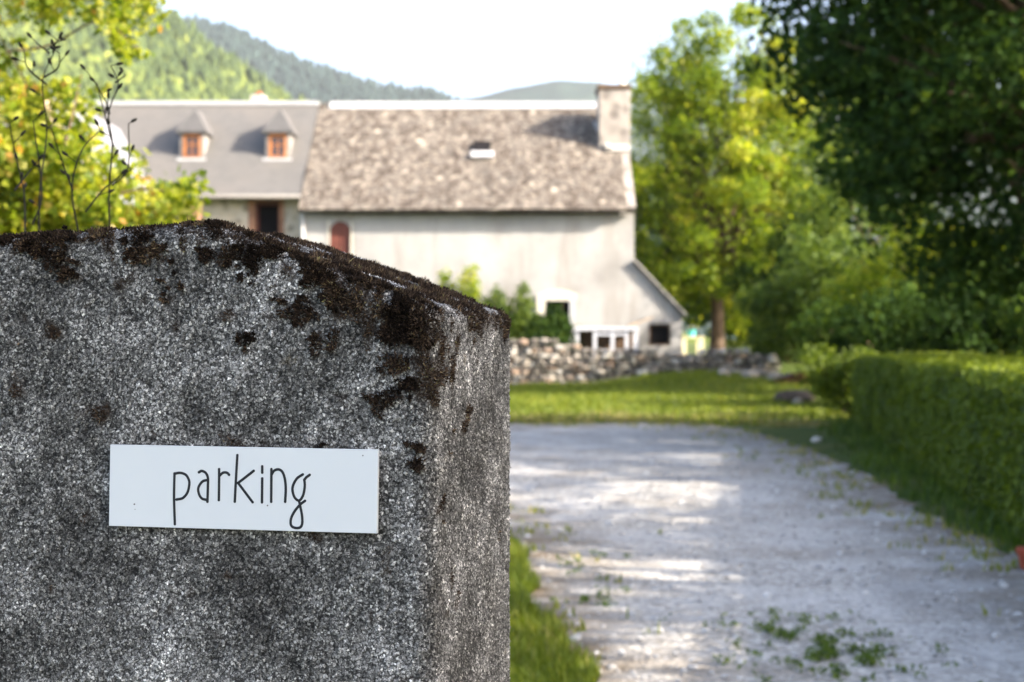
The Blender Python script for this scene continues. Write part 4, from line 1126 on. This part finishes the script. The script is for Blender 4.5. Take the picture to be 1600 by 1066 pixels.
def weed(label, D, stems):
    """stems: list of photo-pixel polylines, with dark seed heads near the tip"""
    b = stems[0][0]; root = empty("dry_weed", (X(b[0], D), D, 0), label, "weed", "dry weed stalks behind the pillar")
    mb = MB()
    for s_ in stems:
        pts = catmull([Vector((X(a, D), D+random.uniform(-.03, .03), Z(c_, D))) for a, c_ in s_], 6)
        low = Vector((X(b[0], D), D, 0)); st = [low.lerp(pts[0], .5), pts[0]] if s_[0] == b else []
        full = ([low]+st[:1] if st else [])+pts
        mb.tube(full, [.0021-.0012*i/len(full) for i in range(len(full))], 6)
        for i in range(len(pts)//3, len(pts), 4):
            for _ in range(1):
                p = pts[i]; e = p+Vector((random.uniform(-.016, .016), random.uniform(-.012, .012), random.uniform(.003, .018)))
                mb.tube([p, e], [.0009, .0007], 4)
                dv = (e-p).normalized()
                MB().tube([e-dv*.002, e+dv*.003, e+dv*.009, e+dv*.013], [.001, .0032, .0028, .0007], 7).build('seed_head', M['stem'], root, smooth=True)
    mb.build("stem", M['stem'], root)
weed("tall dry weed stalk with forked dark seed heads left of the others", 2.75, [[(66, 380), (68, 300), (66, 200), (68, 130), (80, 80)], [(68, 130), (50, 110), (38, 80)], [(68, 120), (90, 105), (100, 88)], [(80, 80), (95, 72), (108, 66)], [(80, 85), (62, 70)]])
weed("thin dry weed stalk with scattered dark pods, nearest the grey roof", 2.75, [[(178, 380), (176, 300), (180, 230), (176, 180), (182, 130), (176, 105)], [(176, 180), (160, 155), (148, 125)], [(182, 130), (192, 115)], [(180, 230), (168, 200), (150, 130)], [(176, 290), (196, 262), (206, 196)]])
weed("short dry weed stalk low between the taller two", 2.6, [[(128, 380), (120, 300), (134, 240), (150, 200)], [(120, 300), (98, 260), (88, 205)], [(128, 330), (158, 290), (200, 262)]])
weed("dry weed stalk nearest the left edge of the photo", 2.6, [[(46, 380), (30, 300), (18, 240), (10, 190)], [(30, 300), (44, 262)], [(46, 350), (60, 300), (48, 188)]])

# ------------------------------------------------------------------ grass
def grass(name, label, pts, hgt, mat, wid=.006, cat="grass", lean=.45, bias=0):
    n = len(pts); P0 = np.asarray(pts, float)
    h = hgt*rng.uniform(.45, 1.25, n)
    ang = rng.uniform(0, 2*math.pi, n); d = np.stack([np.cos(ang), np.sin(ang), 0*ang], 1)
    s = np.stack([-np.sin(ang), np.cos(ang), 0*ang], 1)
    ln = (lean*rng.uniform(.2, 1.6, n)*h)[:, None]
    w_ = (wid*rng.uniform(.7, 1.4, n))[:, None]
    m1 = P0+d*ln*.35; m1[:, 2] += h*.6
    tp = P0+d*ln; tp[:, 2] += h
    V = np.stack([P0-s*w_, P0+s*w_, m1+s*w_*.7, m1-s*w_*.7, tp+s*w_*.1, tp-s*w_*.1], 1).reshape(-1, 3)
    k = (np.arange(n)*6)[:, None]
    F = np.concatenate([k+np.array([0, 1, 2, 3]), k+np.array([3, 2, 4, 5])])
    rn = np.clip(.42+bias+rng.normal(0, .2, n)+.25*np.array([mnoise.noise((p[0]*.8, p[1]*.8, 0)) for p in P0]), 0, 1)
    o = link(name, mesh_np(name, V, F, np.concatenate([rn, rn])), mat); props(o, label, cat, kind="stuff")
def scatter(n, x0, x1, y0, y1, keep=None):
    x = rng.uniform(x0, x1, n); y = rng.uniform(y0, y1, n)
    k = ~gravel_mask(x, y)
    if keep is not None: k &= keep(x, y)
    x, y = x[k], y[k]
    return np.stack([x, y, np.array([gz(a, b) for a, b in zip(x, y)])-.004], 1)
pts = np.concatenate([scatter(32000, -1.6, .50, 2.3, 10.2), scatter(14000, -.3, .5, 4.5, 10.0), scatter(26000, -6, -1.6, 1.5, 14), scatter(9000, -1.6, 0, 10, 15)])
grass("grass_verge", "green grass and weeds beside the pillar foot along the gravel", pts, .085, M['grass'], .004)
far = scatter(60000, -9, 9.5, 24.3, 41.7, lambda x, y: rng.uniform(0, 1, len(x)) < .55+.45*np.clip((y-26)/6, 0, 1))
grass("lawn_grass", "bright sunlit grass strip between gravel and stone wall", far, .13, M['grass'], .013)
hw = scatter(26000, 2.7, 6.6, 5.0, 25.5, lambda x, y: (x < 3.62+.157*(y-9.6)+.25) & (rng.uniform(0, 1, len(x)) < np.clip(.15+(x-(2.9+.157*(y-9.6)))/.7, 0, 1)))
grass("hedge_weeds", "rough weeds and grass along the foot of the hedge", hw, .11, M['leaf_mid'], .010, bias=-.05)
def loose_stones():
    bm = bmesh.new(); bmesh.ops.create_icosphere(bm, subdivisions=1, radius=1)
    bv = np.array([v.co for v in bm.verts]); bf = np.array([[v.index for v in f.verts] for f in bm.faces]); bm.free()
    y = 5.2+rng.uniform(0, 1, 4200)**1.7*12; x = rng.uniform(-.2, 4.2, 4200)
    k = gravel_mask(x, y); x, y = x[k], y[k]; n = len(x)
    s_ = np.minimum(.004+rng.exponential(.0042, n), .028)
    p = bv[None]*(1+.22*rng.normal(size=(n, len(bv), 1)))*s_[:, None, None]*np.array([1.2, 1, .65])
    p += np.stack([x, y, .008+s_*.25], 1)[:, None]
    F = (bf[None]+(np.arange(n)*len(bv))[:, None, None]).reshape(-1, 3)
    col = np.clip(rng.normal(.55, .3, n), 0, 1)
    o = link("loose_stones", mesh_np("loose_stones", p.reshape(-1, 3), F, np.repeat(col, len(bf))), M['loose_stone']); props(o, "loose grey gravel stones lying on the drive", "gravel", kind="stuff")
loose_stones()
def edge_tufts():
    idx = rng.integers(0, len(GE), 5200); e = GE[idx]
    p = e+rng.normal(0, 1, (len(idx), 2))*np.clip(.10+.022*e[:, 1:2], .1, .6)
    k = gravel_mask(p[:, 0], p[:, 1]) & (p[:, 1] > 4.5) & (p[:, 0] > -7) & (rng.uniform(0, 1, len(p)) < np.where(p[:, 0] > 1.5, .8, np.clip((p[:, 1]-7)/12, .07, 1)))
    k &= np.array([mnoise.noise((a*1.6, b*1.6, 21)) for a, b in p]) > -.05
    p = p[k]; p = np.repeat(p, 4, 0)+rng.normal(0, .03, (len(p)*4, 2))
    z = np.array([gz(a, b)+.004 for a, b in p])
    grass("edge_grass", "thin straggling grass and straw creeping over the gravel edges", np.c_[p, z], .06, M['grass'], .007, bias=.28, lean=.8)
edge_tufts()
st = scatter(16000, -8, 5.4, 23.8, 27.6, lambda x, y: np.array([mnoise.noise((a*.7, b*1.3, 33)) for a, b in zip(x, y)]) > -.12)
grass("straw_grass", "dry straw-coloured grass band where the lawn meets the gravel", st, .09, M['straw'], .012, lean=.9)
# weed patch in the drive: low rosettes
def patch():
    n = 900; x = X(1288, 6.6)+rng.normal(0, .19, n); y = 6.65+rng.normal(0, .40, n)
    k = np.array([mnoise.noise((q*9, s_*5, 4)) for q, s_ in zip(x, y)]) > .10
    x, y = x[k], y[k]; m_ = 6
    C = np.repeat(np.stack([x, y, 0*x+.014], 1), m_, 0); C[:, :2] += rng.normal(0, .016, (len(C), 2)); C[:, 2] += rng.uniform(0, .03, len(C))
    V, F, rn = leaves(C, .030, rng.normal(.5, .25, len(C)), up=1.2, aspect=.4)
    o = link("weed_patch", mesh_np("weed_patch", V, F, rn), M['leaf_mid']); props(o, "flat patch of green weeds growing in the middle of the gravel", "weeds", kind="stuff")
    n = 90; x = rng.normal(.44, .10, n); y = rng.uniform(7.0, 9.6, n)
    k = np.array([mnoise.noise((q*7, s_*3, 14)) for q, s_ in zip(x, y)]) > .12
    x, y = x[k], y[k]
    C = np.repeat(np.stack([x, y, 0*x+.016], 1), 8, 0); C[:, :2] += rng.normal(0, .02, (len(C), 2)); C[:, 2] += rng.uniform(0, .03, len(C))
    V, F, rn = leaves(C, .035, rng.normal(.4, .2, len(C)), up=1.0, aspect=.45)
    o = link("gravel_weeds", mesh_np("gravel_weeds", V, F, rn), M['leaf_mid']); props(o, "scattered small weeds at the gravel's left edge by the pillar", "weeds", kind="stuff")
patch()
# ------------------------------------------------------------------ air
mb = MB(); mb.box(-5000, 5000, -3000, 5600, -6, 640)
hz_m = bpy.data.materials.new("haze"); hz_m.use_nodes = True
hn = hz_m.node_tree; hn.nodes.remove(hn.nodes["Principled BSDF"])
pv = hn.nodes.new("ShaderNodeVolumePrincipled"); pv.inputs["Density"].default_value = .00008
pv.inputs["Color"].default_value = (.95, .97, 1, 1); pv.inputs["Anisotropy"].default_value = .3
hn.links.new(pv.outputs[0], hn.nodes["Material Output"].inputs["Volume"])
hz = mb.build("haze", hz_m); props(hz, "pale summer haze filling the valley air", "haze", kind="stuff")
print("script done", len(bpy.data.objects))
